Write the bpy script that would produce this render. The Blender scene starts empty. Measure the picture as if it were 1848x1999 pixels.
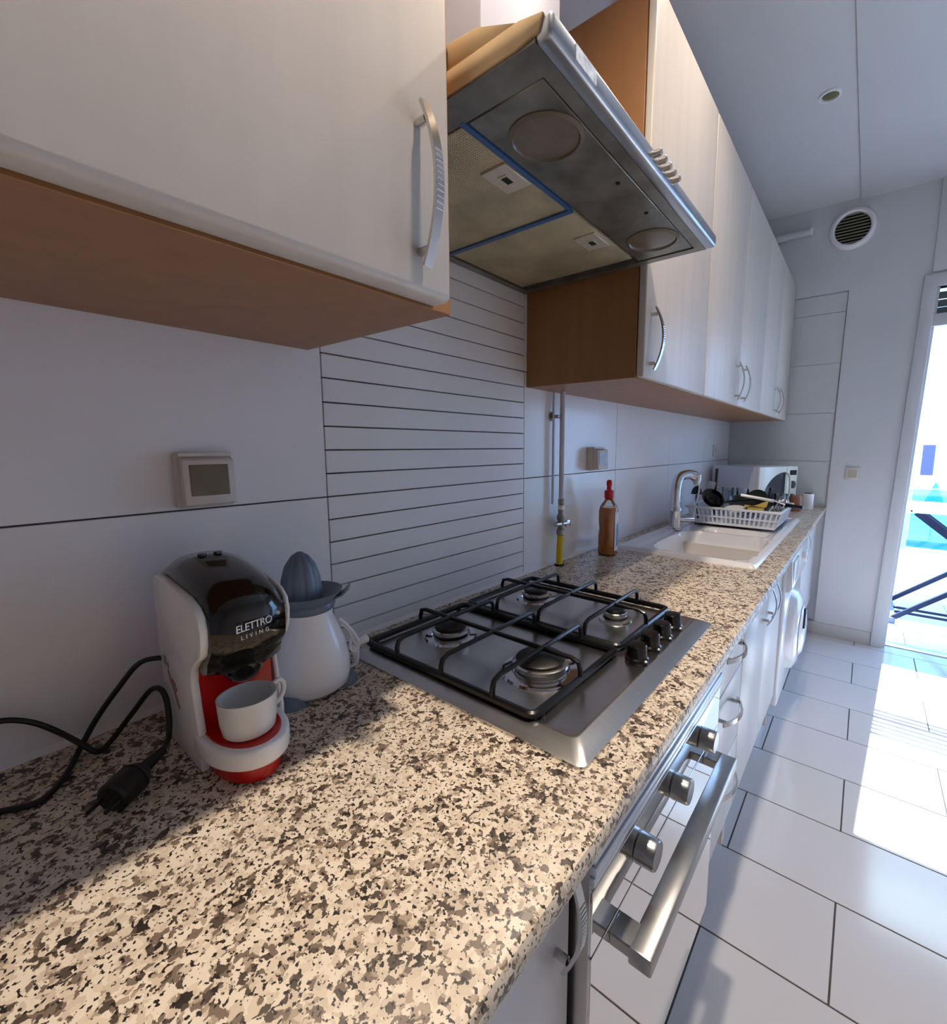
import bpy, bmesh, math, random
from mathutils import Vector, Matrix
random.seed(7)
SC = bpy.context.scene
COL = SC.collection
R = math.radians

# ------------------------------------------------------------------ camera
YAW, PIT, ROL, F = 0.6547, -0.1291, 0.0034, 880.92
cy, sy, cp, sp = math.cos(YAW), math.sin(YAW), math.cos(PIT), math.sin(PIT)
fwd = Vector((-sy * cp, cy * cp, sp)); rgt = Vector((cy, sy, 0)); upv = rgt.cross(fwd)
r2 = rgt * math.cos(ROL) + upv * math.sin(ROL); u2 = upv * math.cos(ROL) - rgt * math.sin(ROL)
cam = bpy.data.objects.new('camera', bpy.data.cameras.new('camera')); COL.objects.link(cam)
m = Matrix((r2, u2, -fwd)).transposed().to_4x4(); m.translation = Vector((0.8437, -0.4763, 1.3179))
cam.matrix_world = m
cam.data.sensor_fit = 'HORIZONTAL'; cam.data.sensor_width = 36.0
cam.data.lens = 36.0 * F / 1848.0
cam.data.shift_x = -(1011.73 - 924.0) / 1848.0
cam.data.shift_y = (982.99 - 999.5) / 1848.0
cam.data.clip_start = 0.02; cam.data.clip_end = 200
SC.camera = cam

# ------------------------------------------------------------------ world, sun, lights, exposure
SKY, SUN, LAMP, EXPO = 19.0, 14.0, 98.0, 0.42
SUN_DIR = Vector((-0.095, -1.0, -1.03)).normalized()
W = bpy.data.worlds.new('world'); SC.world = W; W.use_nodes = True
nt = W.node_tree; bg = nt.nodes['Background']
sky = nt.nodes.new('ShaderNodeTexSky'); sky.sky_type = 'HOSEK_WILKIE'
sky.sun_direction = (-SUN_DIR).normalized(); sky.turbidity = 4.0; sky.ground_albedo = 0.6
hsv = nt.nodes.new('ShaderNodeHueSaturation'); hsv.inputs['Saturation'].default_value = 0.95
nt.links.new(sky.outputs[0], hsv.inputs['Color']); tint = nt.nodes.new('ShaderNodeVectorMath'); tint.operation = 'MULTIPLY'; tint.inputs[1].default_value = (0.70, 0.90, 1.20)
nt.links.new(hsv.outputs[0], tint.inputs[0]); nt.links.new(tint.outputs[0], bg.inputs['Color'])
bg.inputs['Strength'].default_value = SKY
sl = bpy.data.lights.new('sun', 'SUN'); sl.energy = SUN; sl.angle = R(0.3); sl.color = (0.84, 0.92, 1.0)
so = bpy.data.objects.new('sun', sl); COL.objects.link(so); so.location = (3, 9, 9)
so.rotation_euler = SUN_DIR.to_track_quat('-Z', 'Y').to_euler()
def portal(name, loc, d, sx, sy_):
    l = bpy.data.lights.new(name, 'AREA'); l.shape = 'RECTANGLE'; l.size = sx; l.size_y = sy_; l.cycles.is_portal = True
    o = bpy.data.objects.new(name, l); COL.objects.link(o); o.location = loc
    o.rotation_euler = Vector(d).to_track_quat('-Z', 'Z').to_euler()
portal('door_portal', (1.45, 3.34, 1.02), (0, -1, 0), 0.95, 2.04)
SC.view_settings.view_transform = 'Standard'; SC.view_settings.look = 'None'
SC.view_settings.exposure = EXPO; SC.view_settings.gamma = 1.0; SC.view_settings.use_curve_mapping = False
try:
    SC.cycles.use_denoising = True; SC.cycles.max_bounces = 10; SC.cycles.diffuse_bounces = 6
    SC.cycles.sample_clamp_indirect = 6.0; SC.cycles.caustics_reflective = False; SC.cycles.caustics_refractive = False
    SC.cycles.transparent_max_bounces = 12
except Exception:
    pass

# ------------------------------------------------------------------ materials
def srgb(*c): return tuple((x / 255 / 12.92) if x / 255 <= 0.04045 else ((x / 255 + 0.055) / 1.055) ** 2.4 for x in c)
def mat(name, col, rough=0.5, metal=0.0, var=0.0, vs=8.0, bump=0.0, bs=60.0, stretch=None, coat=0.0, spec=0.5, **kw):
    m = bpy.data.materials.new(name); m.use_nodes = True; n = m.node_tree.nodes; L = m.node_tree.links
    b = n['Principled BSDF']; c = srgb(*col) if max(col) > 1 else col
    b.inputs['Base Color'].default_value = (*c, 1); b.inputs['Roughness'].default_value = rough
    b.inputs['Metallic'].default_value = metal; b.inputs['Specular IOR Level'].default_value = spec
    b.inputs['Coat Weight'].default_value = coat; b.inputs['Coat Roughness'].default_value = 0.08
    for k, v in kw.items(): b.inputs[k.replace('_', ' ')].default_value = v
    tc = n.new('ShaderNodeTexCoord'); mp = n.new('ShaderNodeMapping'); L.new(tc.outputs['Object'], mp.inputs['Vector'])
    if stretch: mp.inputs['Scale'].default_value = stretch
    if var:
        no = n.new('ShaderNodeTexNoise'); no.inputs['Scale'].default_value = vs; no.inputs['Detail'].default_value = 5
        L.new(mp.outputs[0], no.inputs['Vector'])
        mr = n.new('ShaderNodeMapRange'); mr.inputs[1].default_value = 0.3; mr.inputs[2].default_value = 0.7
        mr.inputs[3].default_value = 1 - var; mr.inputs[4].default_value = 1 + var; L.new(no.outputs['Fac'], mr.inputs[0])
        mx = n.new('ShaderNodeVectorMath'); mx.operation = 'SCALE'; mx.inputs[0].default_value = c
        L.new(mr.outputs[0], mx.inputs['Scale']); L.new(mx.outputs[0], b.inputs['Base Color'])
    if bump:
        nb = n.new('ShaderNodeTexNoise'); nb.inputs['Scale'].default_value = bs; nb.inputs['Detail'].default_value = 3
        L.new(mp.outputs[0], nb.inputs['Vector']); bp = n.new('ShaderNodeBump'); bp.inputs['Strength'].default_value = bump
        bp.inputs['Distance'].default_value = 0.002
        L.new(nb.outputs['Fac'], bp.inputs['Height']); L.new(bp.outputs[0], b.inputs['Normal'])
    return m
def emit(name, col, st):
    m = mat(name, col); b = m.node_tree.nodes['Principled BSDF']
    b.inputs['Emission Color'].default_value = (*col, 1); b.inputs['Emission Strength'].default_value = st; return m
def clear(name, tint, gl=0.06, rough=0.02):
    m = bpy.data.materials.new(name); m.use_nodes = True; n = m.node_tree.nodes; L = m.node_tree.links; n.clear()
    o = n.new('ShaderNodeOutputMaterial'); t = n.new('ShaderNodeBsdfTransparent'); g = n.new('ShaderNodeBsdfGlossy')
    t.inputs[0].default_value = (*tint, 1); g.inputs['Roughness'].default_value = rough
    f = n.new('ShaderNodeFresnel'); f.inputs[0].default_value = 1.45
    a = n.new('ShaderNodeMath'); a.operation = 'ADD'; a.inputs[1].default_value = gl; L.new(f.outputs[0], a.inputs[0])
    x = n.new('ShaderNodeMixShader'); L.new(a.outputs[0], x.inputs[0]); L.new(t.outputs[0], x.inputs[1]); L.new(g.outputs[0], x.inputs[2])
    L.new(x.outputs[0], o.inputs[0]); return m
def granite():
    m = bpy.data.materials.new('speckled_granite'); m.use_nodes = True; n = m.node_tree.nodes; L = m.node_tree.links
    b = n['Principled BSDF']; b.inputs['Roughness'].default_value = 0.28; b.inputs['Specular IOR Level'].default_value = 0.38
    tc = n.new('ShaderNodeTexCoord')
    dn = n.new('ShaderNodeTexNoise'); dn.inputs['Scale'].default_value = 120; dn.inputs['Detail'].default_value = 3
    L.new(tc.outputs['Object'], dn.inputs['Vector'])
    sb = n.new('ShaderNodeVectorMath'); sb.operation = 'SUBTRACT'; sb.inputs[1].default_value = (.5, .5, .5); L.new(dn.outputs['Color'], sb.inputs[0])
    sc = n.new('ShaderNodeVectorMath'); sc.operation = 'SCALE'; sc.inputs['Scale'].default_value = 0.016; L.new(sb.outputs[0], sc.inputs[0])
    ad = n.new('ShaderNodeVectorMath'); ad.operation = 'ADD'; L.new(tc.outputs['Object'], ad.inputs[0]); L.new(sc.outputs[0], ad.inputs[1])
    vo = n.new('ShaderNodeTexVoronoi'); vo.inputs['Scale'].default_value = 150; vo.inputs['Randomness'].default_value = 1; L.new(ad.outputs[0], vo.inputs['Vector'])
    sx = n.new('ShaderNodeSeparateColor'); L.new(vo.outputs['Color'], sx.inputs[0])
    big = n.new('ShaderNodeTexNoise'); big.inputs['Scale'].default_value = 26; big.inputs['Detail'].default_value = 2; L.new(tc.outputs['Object'], big.inputs['Vector'])
    mb = n.new('ShaderNodeMath'); mb.operation = 'MULTIPLY_ADD'; mb.inputs[1].default_value = 0.9; L.new(big.outputs['Fac'], mb.inputs[0])
    s5 = n.new('ShaderNodeMath'); s5.operation = 'SUBTRACT'; s5.inputs[1].default_value = 0.55; L.new(sx.outputs[0], s5.inputs[0]); L.new(s5.outputs[0], mb.inputs[2])
    cr = n.new('ShaderNodeValToRGB'); cr.color_ramp.interpolation = 'CONSTANT'; e = cr.color_ramp.elements
    e[0].position = 0; e[0].color = (*srgb(224, 210, 190), 1); e[1].position = 0.22; e[1].color = (*srgb(214, 197, 175), 1)
    for p, c in ((0.42, (204, 187, 166)), (0.58, (170, 152, 132)), (0.66, (122, 106, 92)), (0.80, (84, 72, 62)), (0.93, (50, 43, 38))):
        k = e.new(p); k.color = (*srgb(*c), 1)
    L.new(mb.outputs[0], cr.inputs[0])
    # black mica specks
    vs = n.new('ShaderNodeTexNoise'); vs.inputs['Scale'].default_value = 240; vs.inputs['Detail'].default_value = 2.5; L.new(tc.outputs['Object'], vs.inputs['Vector'])
    mr = n.new('ShaderNodeMapRange'); mr.inputs[1].default_value = 0.588; mr.inputs[2].default_value = 0.62; L.new(vs.outputs['Fac'], mr.inputs[0])
    mx = n.new('ShaderNodeMix'); mx.data_type = 'RGBA'; L.new(mr.outputs[0], mx.inputs[0]); L.new(cr.outputs[0], mx.inputs[6])
    mx.inputs[7].default_value = (*srgb(42, 36, 33), 1); L.new(mx.outputs[2], b.inputs['Base Color'])
    return m
def filter_mesh():
    m = mat('greasy_filter_mesh', (184, 170, 138), 0.5, 0.2, var=0.26, vs=9); n = m.node_tree.nodes; L = m.node_tree.links
    tc = n.new('ShaderNodeTexCoord'); h = None
    for d in ('X', 'Y'):
        w = n.new('ShaderNodeTexWave'); w.bands_direction = d; w.inputs['Scale'].default_value = 70; L.new(tc.outputs['Object'], w.inputs['Vector'])
        if h is None: h = w
        else:
            a = n.new('ShaderNodeMath'); a.operation = 'MULTIPLY'; L.new(h.outputs['Fac'], a.inputs[0]); L.new(w.outputs['Fac'], a.inputs[1])
            bp = n.new('ShaderNodeBump'); bp.inputs['Strength'].default_value = 0.6; bp.inputs['Distance'].default_value = 0.002
            L.new(a.outputs[0], bp.inputs['Height']); L.new(bp.outputs[0], n['Principled BSDF'].inputs['Normal'])
    return m
MT = dict(
    paint=mat('white_wall_paint', (212, 213, 216), 0.6, var=0.03, vs=2, bump=0.06, bs=80),
    ceil=mat('ceiling_paint', (212, 212, 214), 0.7, var=0.03, vs=1.5),
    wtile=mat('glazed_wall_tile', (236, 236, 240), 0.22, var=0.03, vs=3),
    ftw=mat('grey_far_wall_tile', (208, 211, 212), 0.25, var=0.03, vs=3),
    grout=mat('dark_wall_grout', (88, 88, 94), 0.8, var=0.1),
    ftile=mat('polished_floor_tile', (202, 200, 202), 0.13, var=0.02, vs=2),
    fgrout=mat('brown_floor_grout', (74, 68, 64), 0.8, var=0.15, vs=30),
    silicone=mat('white_silicone', (236, 236, 238), 0.4),
    granite=granite(),
    lam=mat('whitewashed_laminate', (208, 199, 190), 0.38, var=0.05, vs=3.5, stretch=(6, 6, 0.35)),
    lamw=mat('white_base_laminate', (212, 210, 212), 0.3, var=0.02, vs=3, stretch=(6, 6, 0.5)),
    wood=mat('orange_beech_board', (156, 110, 68), 0.42, var=0.09, vs=5, stretch=(5, 5, 0.5), bump=0.05),
    carc=mat('pale_carcass_board', (214, 206, 198), 0.5, var=0.03),
    dark=mat('dark_gap', (22, 20, 20), 0.8),
    steel=mat('brushed_steel', (0.55, 0.54, 0.53), 0.27, 1.0, var=0.06, vs=30, bump=0.05, bs=40, stretch=(1, 30, 1)),
    dsteel=mat('worn_handle_steel', (0.34, 0.335, 0.33), 0.3, 1.0, var=0.08, vs=30),
    hood=mat('greasy_hood_steel', (0.25, 0.24, 0.21), 0.40, 0.75, var=0.38, vs=13, bump=0.08, bs=30),
    hoodside=mat('warm_lit_hood_side', (206, 176, 132), 0.45, 0.1, var=0.15, vs=9),  # warm light on the hood's left side is put into this colour
    flue=mat('white_flue_casing', (196, 194, 204), 0.4, var=0.03),
    filt=filter_mesh(),
    film=mat('blue_protective_film', (52, 92, 138), 0.35),
    lens=mat('lamp_lens', (112, 102, 88), 0.25, var=0.1, vs=20),
    latch=mat('latch_metal', (208, 200, 180), 0.4, 0.4),
    chrome=mat('chrome', (0.62, 0.63, 0.66), 0.08, 1.0),
    satin=mat('satin_nickel', (0.62, 0.60, 0.58), 0.25, 1.0),
    mirror=mat('mirror_oven_glass', (0.86, 0.85, 0.85), 0.025, 1.0),
    alu=mat('bluish_aluminium', (0.52, 0.58, 0.66), 0.3, 0.9),
    enamel=mat('black_enamel', (14, 14, 15), 0.28, var=0.1, vs=40),
    knob=mat('black_knob_plastic', (9, 10, 10), 0.18),
    burner=mat('burner_black', (40, 39, 38), 0.4, 0.5, var=0.2, vs=30),
    white=mat('white_plastic', (242, 242, 245), 0.25, coat=0.3),
    black=mat('gloss_black_plastic', (10, 10, 11), 0.1, coat=0.4),
    red=mat('gloss_red_plastic', (196, 16, 14), 0.2, coat=0.3),
    cup=mat('white_porcelain', (226, 228, 228), 0.15, coat=0.3),
    grey=mat('slate_grey_plastic', (104, 118, 136), 0.3),
    cord=mat('black_cable_rubber', (16, 17, 18), 0.45),
    print=mat('white_print', (235, 235, 240), 0.5),
    redprint=mat('faded_red_print', (150, 92, 104), 0.5),
    greyprint=mat('grey_print', (110, 108, 114), 0.5),
    socket=mat('aged_socket_plastic', (214, 206, 198), 0.4, var=0.05, vs=20),
    lid=mat('smoky_socket_lid', (112, 100, 78), 0.25, var=0.15, vs=30),
    beige=mat('beige_switch', (196, 184, 172), 0.4),
    pipe=mat('painted_pipe', (206, 206, 210), 0.45, var=0.05, vs=20),
    brass=mat('old_brass', (0.34, 0.32, 0.30), 0.4, 0.8, var=0.25, vs=50),
    yellow=mat('yellow_hose', (226, 196, 28), 0.4),
    orange=mat('orange_liquid', (255, 146, 8), 0.2),
    capred=mat('red_cap', (190, 20, 44), 0.35),
    bottle=clear('clear_bottle', (0.94, 0.95, 0.96)),
    blab=mat('blue_label', (74, 150, 214), 0.4, var=0.4, vs=60),
    sink=mat('white_sink_ceramic', (232, 231, 233), 0.15, coat=0.3),
    rack=mat('white_rack_plastic', (224, 228, 236), 0.35),
    mwave=mat('microwave_enamel', (214, 218, 224), 0.3),
    mface=mat('microwave_cream_face', (232, 232, 220), 0.3),
    mglass=mat('microwave_dark_glass', (44, 50, 62), 0.12),
    ylw=mat('yellow_cloth', (206, 176, 92), 0.7, var=0.1, vs=40),
    terra=mat('amber_plastic', (150, 96, 74), 0.4),
    glass=clear('drinking_glass', (0.90, 0.93, 0.94), 0.08),
    wash=mat('washer_enamel', (232, 234, 240), 0.14, coat=0.3),
    vent=mat('dark_vent_slat', (150, 146, 122), 0.5), ventbk=mat('vent_void', (20, 20, 16), 0.9),
    bulb=emit('lit_bulb', (1.0, 0.75, 0.5), 12.0), dead=mat('unlit_bulb', (112, 112, 84), 0.3),
    bfloor=mat('balcony_tile', (226, 226, 228), 0.4, var=0.03), ext=mat('exterior_render', (246, 246, 246), 0.8),
    teal=clear('teal_balcony_glass', (0.62, 0.93, 0.95), 0.03), tealfr=mat('pale_teal_post', (176, 226, 224), 0.4),
    navy=mat('navy_metal', (34, 42, 70), 0.4, 0.3), slate=mat('grey_foot_cap', (112, 120, 148), 0.5),
    ttop=mat('white_table_top', (236, 240, 240), 0.35), pool=mat('blue_pool_cover', (40, 142, 214), 0.4, var=0.25, vs=0.7),
    bwin=mat('dark_window', (84, 78, 118), 0.3), para=mat('blue_parasol_cloth', (92, 178, 226), 0.7, var=0.1),  # the far window is plain dark violet
    louv=mat('grey_louvre', (104, 116, 116), 0.5), stick=mat('sticker_paper', (222, 234, 248), 0.5, var=0.3, vs=110),
    wipe=mat('pale_towel', (200, 204, 210), 0.8),
)

# ------------------------------------------------------------------ mesh builder
class B:
    def __init__(s): s.bm = bmesh.new()
    def _in(s, t, mtx=None):
        if mtx is not None: bmesh.ops.transform(t, matrix=mtx, verts=t.verts)
        me = bpy.data.meshes.new('t'); t.to_mesh(me); t.free(); s.bm.from_mesh(me); bpy.data.meshes.remove(me); return s
    def box(s, x0, x1, y0, y1, z0, z1, bev=0, seg=2, mtx=None):
        t = bmesh.new(); bmesh.ops.create_cube(t, size=1)
        for v in t.verts: v.co = Vector(((x0 + x1) / 2 + v.co.x * (x1 - x0), (y0 + y1) / 2 + v.co.y * (y1 - y0), (z0 + z1) / 2 + v.co.z * (z1 - z0)))
        if bev: bmesh.ops.bevel(t, geom=t.edges[:], offset=bev, segments=seg, affect='EDGES', profile=0.5)
        return s._in(t, mtx)
    def prism(s, pts, axis, a0, a1, bev=0, seg=2, mtx=None):
        """outline pts in the other two axes (in x,y,z order), extruded along axis from a0 to a1"""
        t = bmesh.new(); k = 'xyz'.index(axis)
        def P(p, a): l = list(p); l.insert(k, a); return Vector(l)
        lo = [t.verts.new(P(p, a0)) for p in pts]; hi = [t.verts.new(P(p, a1)) for p in pts]; n = len(pts)
        t.faces.new(lo); t.faces.new(hi[::-1])
        for i in range(n): t.faces.new((lo[i], hi[i], hi[(i + 1) % n], lo[(i + 1) % n]))
        bmesh.ops.recalc_face_normals(t, faces=t.faces[:])
        if bev:
            ed = [e for e in t.edges if len(e.link_faces) == 2 and e.calc_face_angle(0) > R(40)]
            bmesh.ops.bevel(t, geom=ed, offset=bev, segments=seg, affect='EDGES', profile=0.5)
        return s._in(t, mtx)
    def lathe(s, prof, c=(0, 0, 0), n=32, mtx=None, rib=None):
        t = bmesh.new(); rings = []
        for r, z in prof:
            rg = []
            for i in range(n):
                a = 2 * math.pi * i / n; q = r * (rib(a, z) if rib else 1)
                rg.append(t.verts.new((q * math.cos(a), q * math.sin(a), z)))
            rings.append(rg)
        for a, b in zip(rings, rings[1:]):
            for i in range(n): t.faces.new((a[i], a[(i + 1) % n], b[(i + 1) % n], b[i]))
        if prof[0][0] > 1e-6: t.faces.new(rings[0][::-1])
        if prof[-1][0] > 1e-6: t.faces.new(rings[-1])
        bmesh.ops.remove_doubles(t, verts=t.verts, dist=1e-6)
        mm = Matrix.Translation(Vector(c)) @ (mtx or Matrix())
        return s._in(t, mm)
    def cyl(s, p0, p1, r0, r1=None, n=20, bev=0):
        p0, p1 = Vector(p0), Vector(p1); d = p1 - p0; h = d.length; r1 = r0 if r1 is None else r1
        pr = [(r0, 0), (r1, h)] if not bev else [(r0 - bev, 0), (r0, bev), (r1, h - bev), (r1 - bev, h)]
        return s.lathe(pr, p0, n, d.to_track_quat('Z', 'Y').to_matrix().to_4x4())
    def tube(s, pts, r, n=10, closed=False, sub=0):
        pts = [Vector(p) for p in pts]
        if sub: pts = smooth(pts, sub, closed)
        N = len(pts); t = bmesh.new(); rings = []; prev = None
        for i, p in enumerate(pts):
            a = pts[(i - 1) % N] if (closed or i > 0) else p; b = pts[(i + 1) % N] if (closed or i < N - 1) else p
            tg = (b - a).normalized()
            if prev is None: u = tg.orthogonal().normalized()
            else: u = (prev - tg * prev.dot(tg)).normalized()
            prev = u; v = tg.cross(u); rr = r[min(len(r) - 1, int(i * len(r) / N))] if isinstance(r, (list, tuple)) else r
            rings.append([t.verts.new(p + (u * math.cos(2 * math.pi * k / n) + v * math.sin(2 * math.pi * k / n)) * rr) for k in range(n)])
        for i in range(N if closed else N - 1):
            a, b = rings[i], rings[(i + 1) % N]
            for k in range(n): t.faces.new((a[k], a[(k + 1) % n], b[(k + 1) % n], b[k]))
        if not closed: t.faces.new(rings[0][::-1]); t.faces.new(rings[-1])
        bmesh.ops.recalc_face_normals(t, faces=t.faces[:])
        return s._in(t)
    def strip(s, pts, side, w, th):
        """flat band swept through pts; side = width direction"""
        pts = [Vector(p) for p in pts]; side = Vector(side).normalized(); t = bmesh.new(); rg = []
        for i, p in enumerate(pts):
            tg = (pts[min(i + 1, len(pts) - 1)] - pts[max(i - 1, 0)]).normalized(); nn = tg.cross(side).normalized()
            rg.append([t.verts.new(p + side * a * w / 2 + nn * b * th / 2) for a, b in ((-1, -1), (1, -1), (1, 1), (-1, 1))])
        for a, b in zip(rg, rg[1:]):
            for k in range(4): t.faces.new((a[k], a[(k + 1) % 4], b[(k + 1) % 4], b[k]))
        t.faces.new(rg[0][::-1]); t.faces.new(rg[-1]); bmesh.ops.recalc_face_normals(t, faces=t.faces[:])
        return s._in(t)
    def grid(s, fn, nu, nv):
        t = bmesh.new(); g = [[t.verts.new(fn(i / nu, j / nv)) for j in range(nv + 1)] for i in range(nu + 1)]
        for i in range(nu):
            for j in range(nv): t.faces.new((g[i][j], g[i + 1][j], g[i + 1][j + 1], g[i][j + 1]))
        return s._in(t)
    def xf(s, mtx): bmesh.ops.transform(s.bm, matrix=mtx, verts=s.bm.verts); return s
    def mesh(s, name, material, angle=38):
        me = bpy.data.meshes.new(name); xs = [v.co for v in s.bm.verts]
        c = Vector(((min(v.x for v in xs) + max(v.x for v in xs)) / 2, (min(v.y for v in xs) + max(v.y for v in xs)) / 2, min(v.z for v in xs)))
        bmesh.ops.translate(s.bm, vec=-c, verts=s.bm.verts)
        for f in s.bm.faces: f.smooth = True
        s.bm.to_mesh(me); s.bm.free(); me.set_sharp_from_angle(angle=R(angle)); me.materials.append(material); return me, c
def smooth(pts, sub, closed=False):
    out = []; N = len(pts)
    for i in range(N if closed else N - 1):
        p0 = pts[(i - 1) % N] if closed or i else pts[0]; p1 = pts[i]; p2 = pts[(i + 1) % N]
        p3 = pts[(i + 2) % N] if closed or i < N - 2 else pts[-1]
        for k in range(sub):
            t = k / sub
            out.append(0.5 * ((2 * p1) + (p2 - p0) * t + (2 * p0 - 5 * p1 + 4 * p2 - p3) * t * t + (3 * p1 - p0 - 3 * p2 + p3) * t ** 3))
    if not closed: out.append(pts[-1])
    return out
WM = {}
def link(o, parent, world):
    COL.objects.link(o); WM[o.name] = world
    if parent is not None:
        o.parent = parent; o.matrix_parent_inverse = WM[parent.name].inverted()
    o.matrix_basis = world
    return o
def obj(name, b, material, parent=None, angle=38):
    me, c = b.mesh(name, MT[material] if isinstance(material, str) else material, angle)
    return link(bpy.data.objects.new(name, me), parent, Matrix.Translation(c))
def same(name, me, loc, parent, scale=(1, 1, 1)):
    o = bpy.data.objects.new(name, me); return link(o, parent, Matrix.Translation(Vector(loc)) @ Matrix.Diagonal((*scale, 1)))
def tag(o, label=None, cat=None, group=None, kind=None):
    for k, v in (('label', label), ('category', cat), ('group', group), ('kind', kind)):
        if v: o[k] = v
    return o
def thing(name, label, cat, loc, group=None):
    o = bpy.data.objects.new(name, None); o.empty_display_size = 0.05; link(o, None, Matrix.Translation(Vector(loc)))
    return tag(o, label, cat, group)
def one(name, b, material, label, cat, group=None, angle=38): return tag(obj(name, b, material, None, angle), label, cat, group)
def struct(name, b, material, parent=None): return tag(obj(name, b, material, parent), kind='structure')

# ------------------------------------------------------------------ setting
ZC, ZR, S = 0.9057, 1.2141, 0.04633            # worktop height, tile joint, decor strip pitch
WT = 0.6493; YF = 3.25; ZCEIL = 2.86
TH = 7 * S
wl = struct('wall_left', B().box(-0.15, -0.0075, -2.75, YF + 0.14, -0.05, ZCEIL), 'grout')
obj('paint_panel', B().box(-0.0075, -0.001, -2.6, YF, 2.31, ZCEIL), 'paint', wl)
obj('paint_panel', B().box(-0.0075, -0.002, -2.6, YF, 0.0, ZR - TH - 0.003), 'paint', wl)
G = 0.0013
rows = [(ZR + k * TH, ZR + (k + 1) * TH) for k in range(-1, 3)] + [(ZR + 3 * TH, 2.308)]
for z0, z1 in rows:
    for c in range(-4, 6):
        y0, y1 = c * WT, min((c + 1) * WT, YF)
        if c == 0 or y0 >= YF: continue
        obj('tile', B().box(-0.0075, 0, y0 + G, y1 - G, z0 + G, z1 - G, 0.0006, 1), 'wtile', wl)
me, c0 = B().box(-0.0075, 0, G, WT - G, 0, S - 2 * G, 0.0006, 1).mesh('decor_strip', MT['wtile'])
for k in range(-7, 23):
    same('strip_tile', me, (c0.x, c0.y, ZR + k * S + G), wl)

fl = struct('floor', B().box(-0.1, 2.4, -2.7, YF + 0.12, -0.12, -0.0022), 'fgrout')
XA, XB, TL, Y0, TD, FG = 0.5823, 0.8765, 0.5954, 2.8517, 0.3079, 0.0022
for r in range(-2, 18):
    ya, yb = Y0 - (r + 1) * TD, Y0 - r * TD
    ya, yb = max(ya, -2.6), min(yb, YF + 0.06)
    if yb - ya < 0.02: continue
    base = XA if r % 2 else XB
    k = -3
    while base + k * TL < 2.3:
        xa, xb = max(base + k * TL, 0.0), min(base + (k + 1) * TL, 2.3); k += 1
        if xb - xa < 0.03: continue
        obj('tile', B().box(xa + FG, xb - FG, ya + FG, yb - FG, -0.012, 0, 0.0008, 1), 'ftile', fl)

cl = struct('ceiling', B().box(-0.1, 2.4, -2.75, YF + 0.14, ZCEIL, ZCEIL + 0.1), 'ceil')
obj('dropped_panel', B().box(0.685, 2.3, -2.6, YF, ZCEIL - 0.014, ZCEIL, 0.003), 'ceil', cl)
struct('wall_right', B().box(2.3, 2.42, -2.75, YF + 0.14, -0.05, ZCEIL), 'paint')
struct('wall_back', B().box(-0.1, 2.4, -2.74, -2.6, -0.05, ZCEIL), 'paint')
# far wall with the balcony door; its left jamb leans a little as the photograph shows it
def dj(z, off=0.0): return 1.012 + 0.030 * z + off
ZH = 2.25
wf = struct('wall_far', B().prism([(0.640, -0.05), (dj(-0.05), -0.05), (dj(ZH), ZH), (1.93, ZH), (1.93, -0.05), (2.35, -0.05), (2.35, ZCEIL), (-0.1, ZCEIL), (-0.1, 2.312), (0.666, 2.312)], 'y', YF - 0.012, YF + 0.13)
            .box(-0.1, 0.665, YF + 0.0085, YF + 0.13, -0.05, 2.3115), 'paint')
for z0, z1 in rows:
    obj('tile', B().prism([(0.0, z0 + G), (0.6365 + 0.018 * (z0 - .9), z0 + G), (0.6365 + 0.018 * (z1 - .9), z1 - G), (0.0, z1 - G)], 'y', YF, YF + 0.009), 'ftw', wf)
obj('shutter_box', B().box(1.062, 2.3, YF - 0.03, YF - 0.01, 2.335, ZCEIL, 0.004), 'paint', wf)
struct('baseboard_far', B().box(0.54, dj(0.03, -0.055), YF - 0.024, YF - 0.010, 0.0, 0.085, 0.002), mat('grey_skirting_tile', (196, 194, 192), 0.3))
struct('trim_1', B().prism([(0.0, ZC), (0.007, ZC), (0.0, ZC + 0.008)], 'y', -1.3, 1.14), 'silicone')
dr = tag(bpy.data.objects.new('door_1', None), kind='structure'); link(dr, None, Matrix.Translation((1.45, YF, 0)))
obj('door_frame', B().prism([(dj(0, -0.052), 0.0), (dj(0, 0.012), 0.0), (dj(ZH, 0.012), ZH), (1.905, ZH), (1.905, 0.0), (1.985, 0.0), (1.985, ZH + 0.07), (dj(ZH + .07, -0.052), ZH + 0.07)], 'y', YF - 0.034, YF + 0.05, 0.004)
    .box(dj(2.06), 1.93, YF - 0.02, YF + 0.05, 2.025, 2.095, 0.003), 'paint', dr)
obj('frame_bead', B().prism([(dj(0, 0.012), 0.0), (dj(0, 0.026), 0.0), (dj(ZH, 0.026), ZH), (dj(ZH, 0.012), ZH)], 'y', YF - 0.004, YF + 0.09, 0.002), 'paint', dr)
obj('threshold', B().box(dj(0), 1.93, YF + 0.035, YF + 0.12, -0.02, 0.006, 0.002), 'alu', dr)
for z in (2.10, 2.145, 2.19):
    obj('louvre_slat', B().box(dj(ZH), 1.93, YF + 0.045, YF + 0.052, z, z + 0.041), 'louv', dr)

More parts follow.
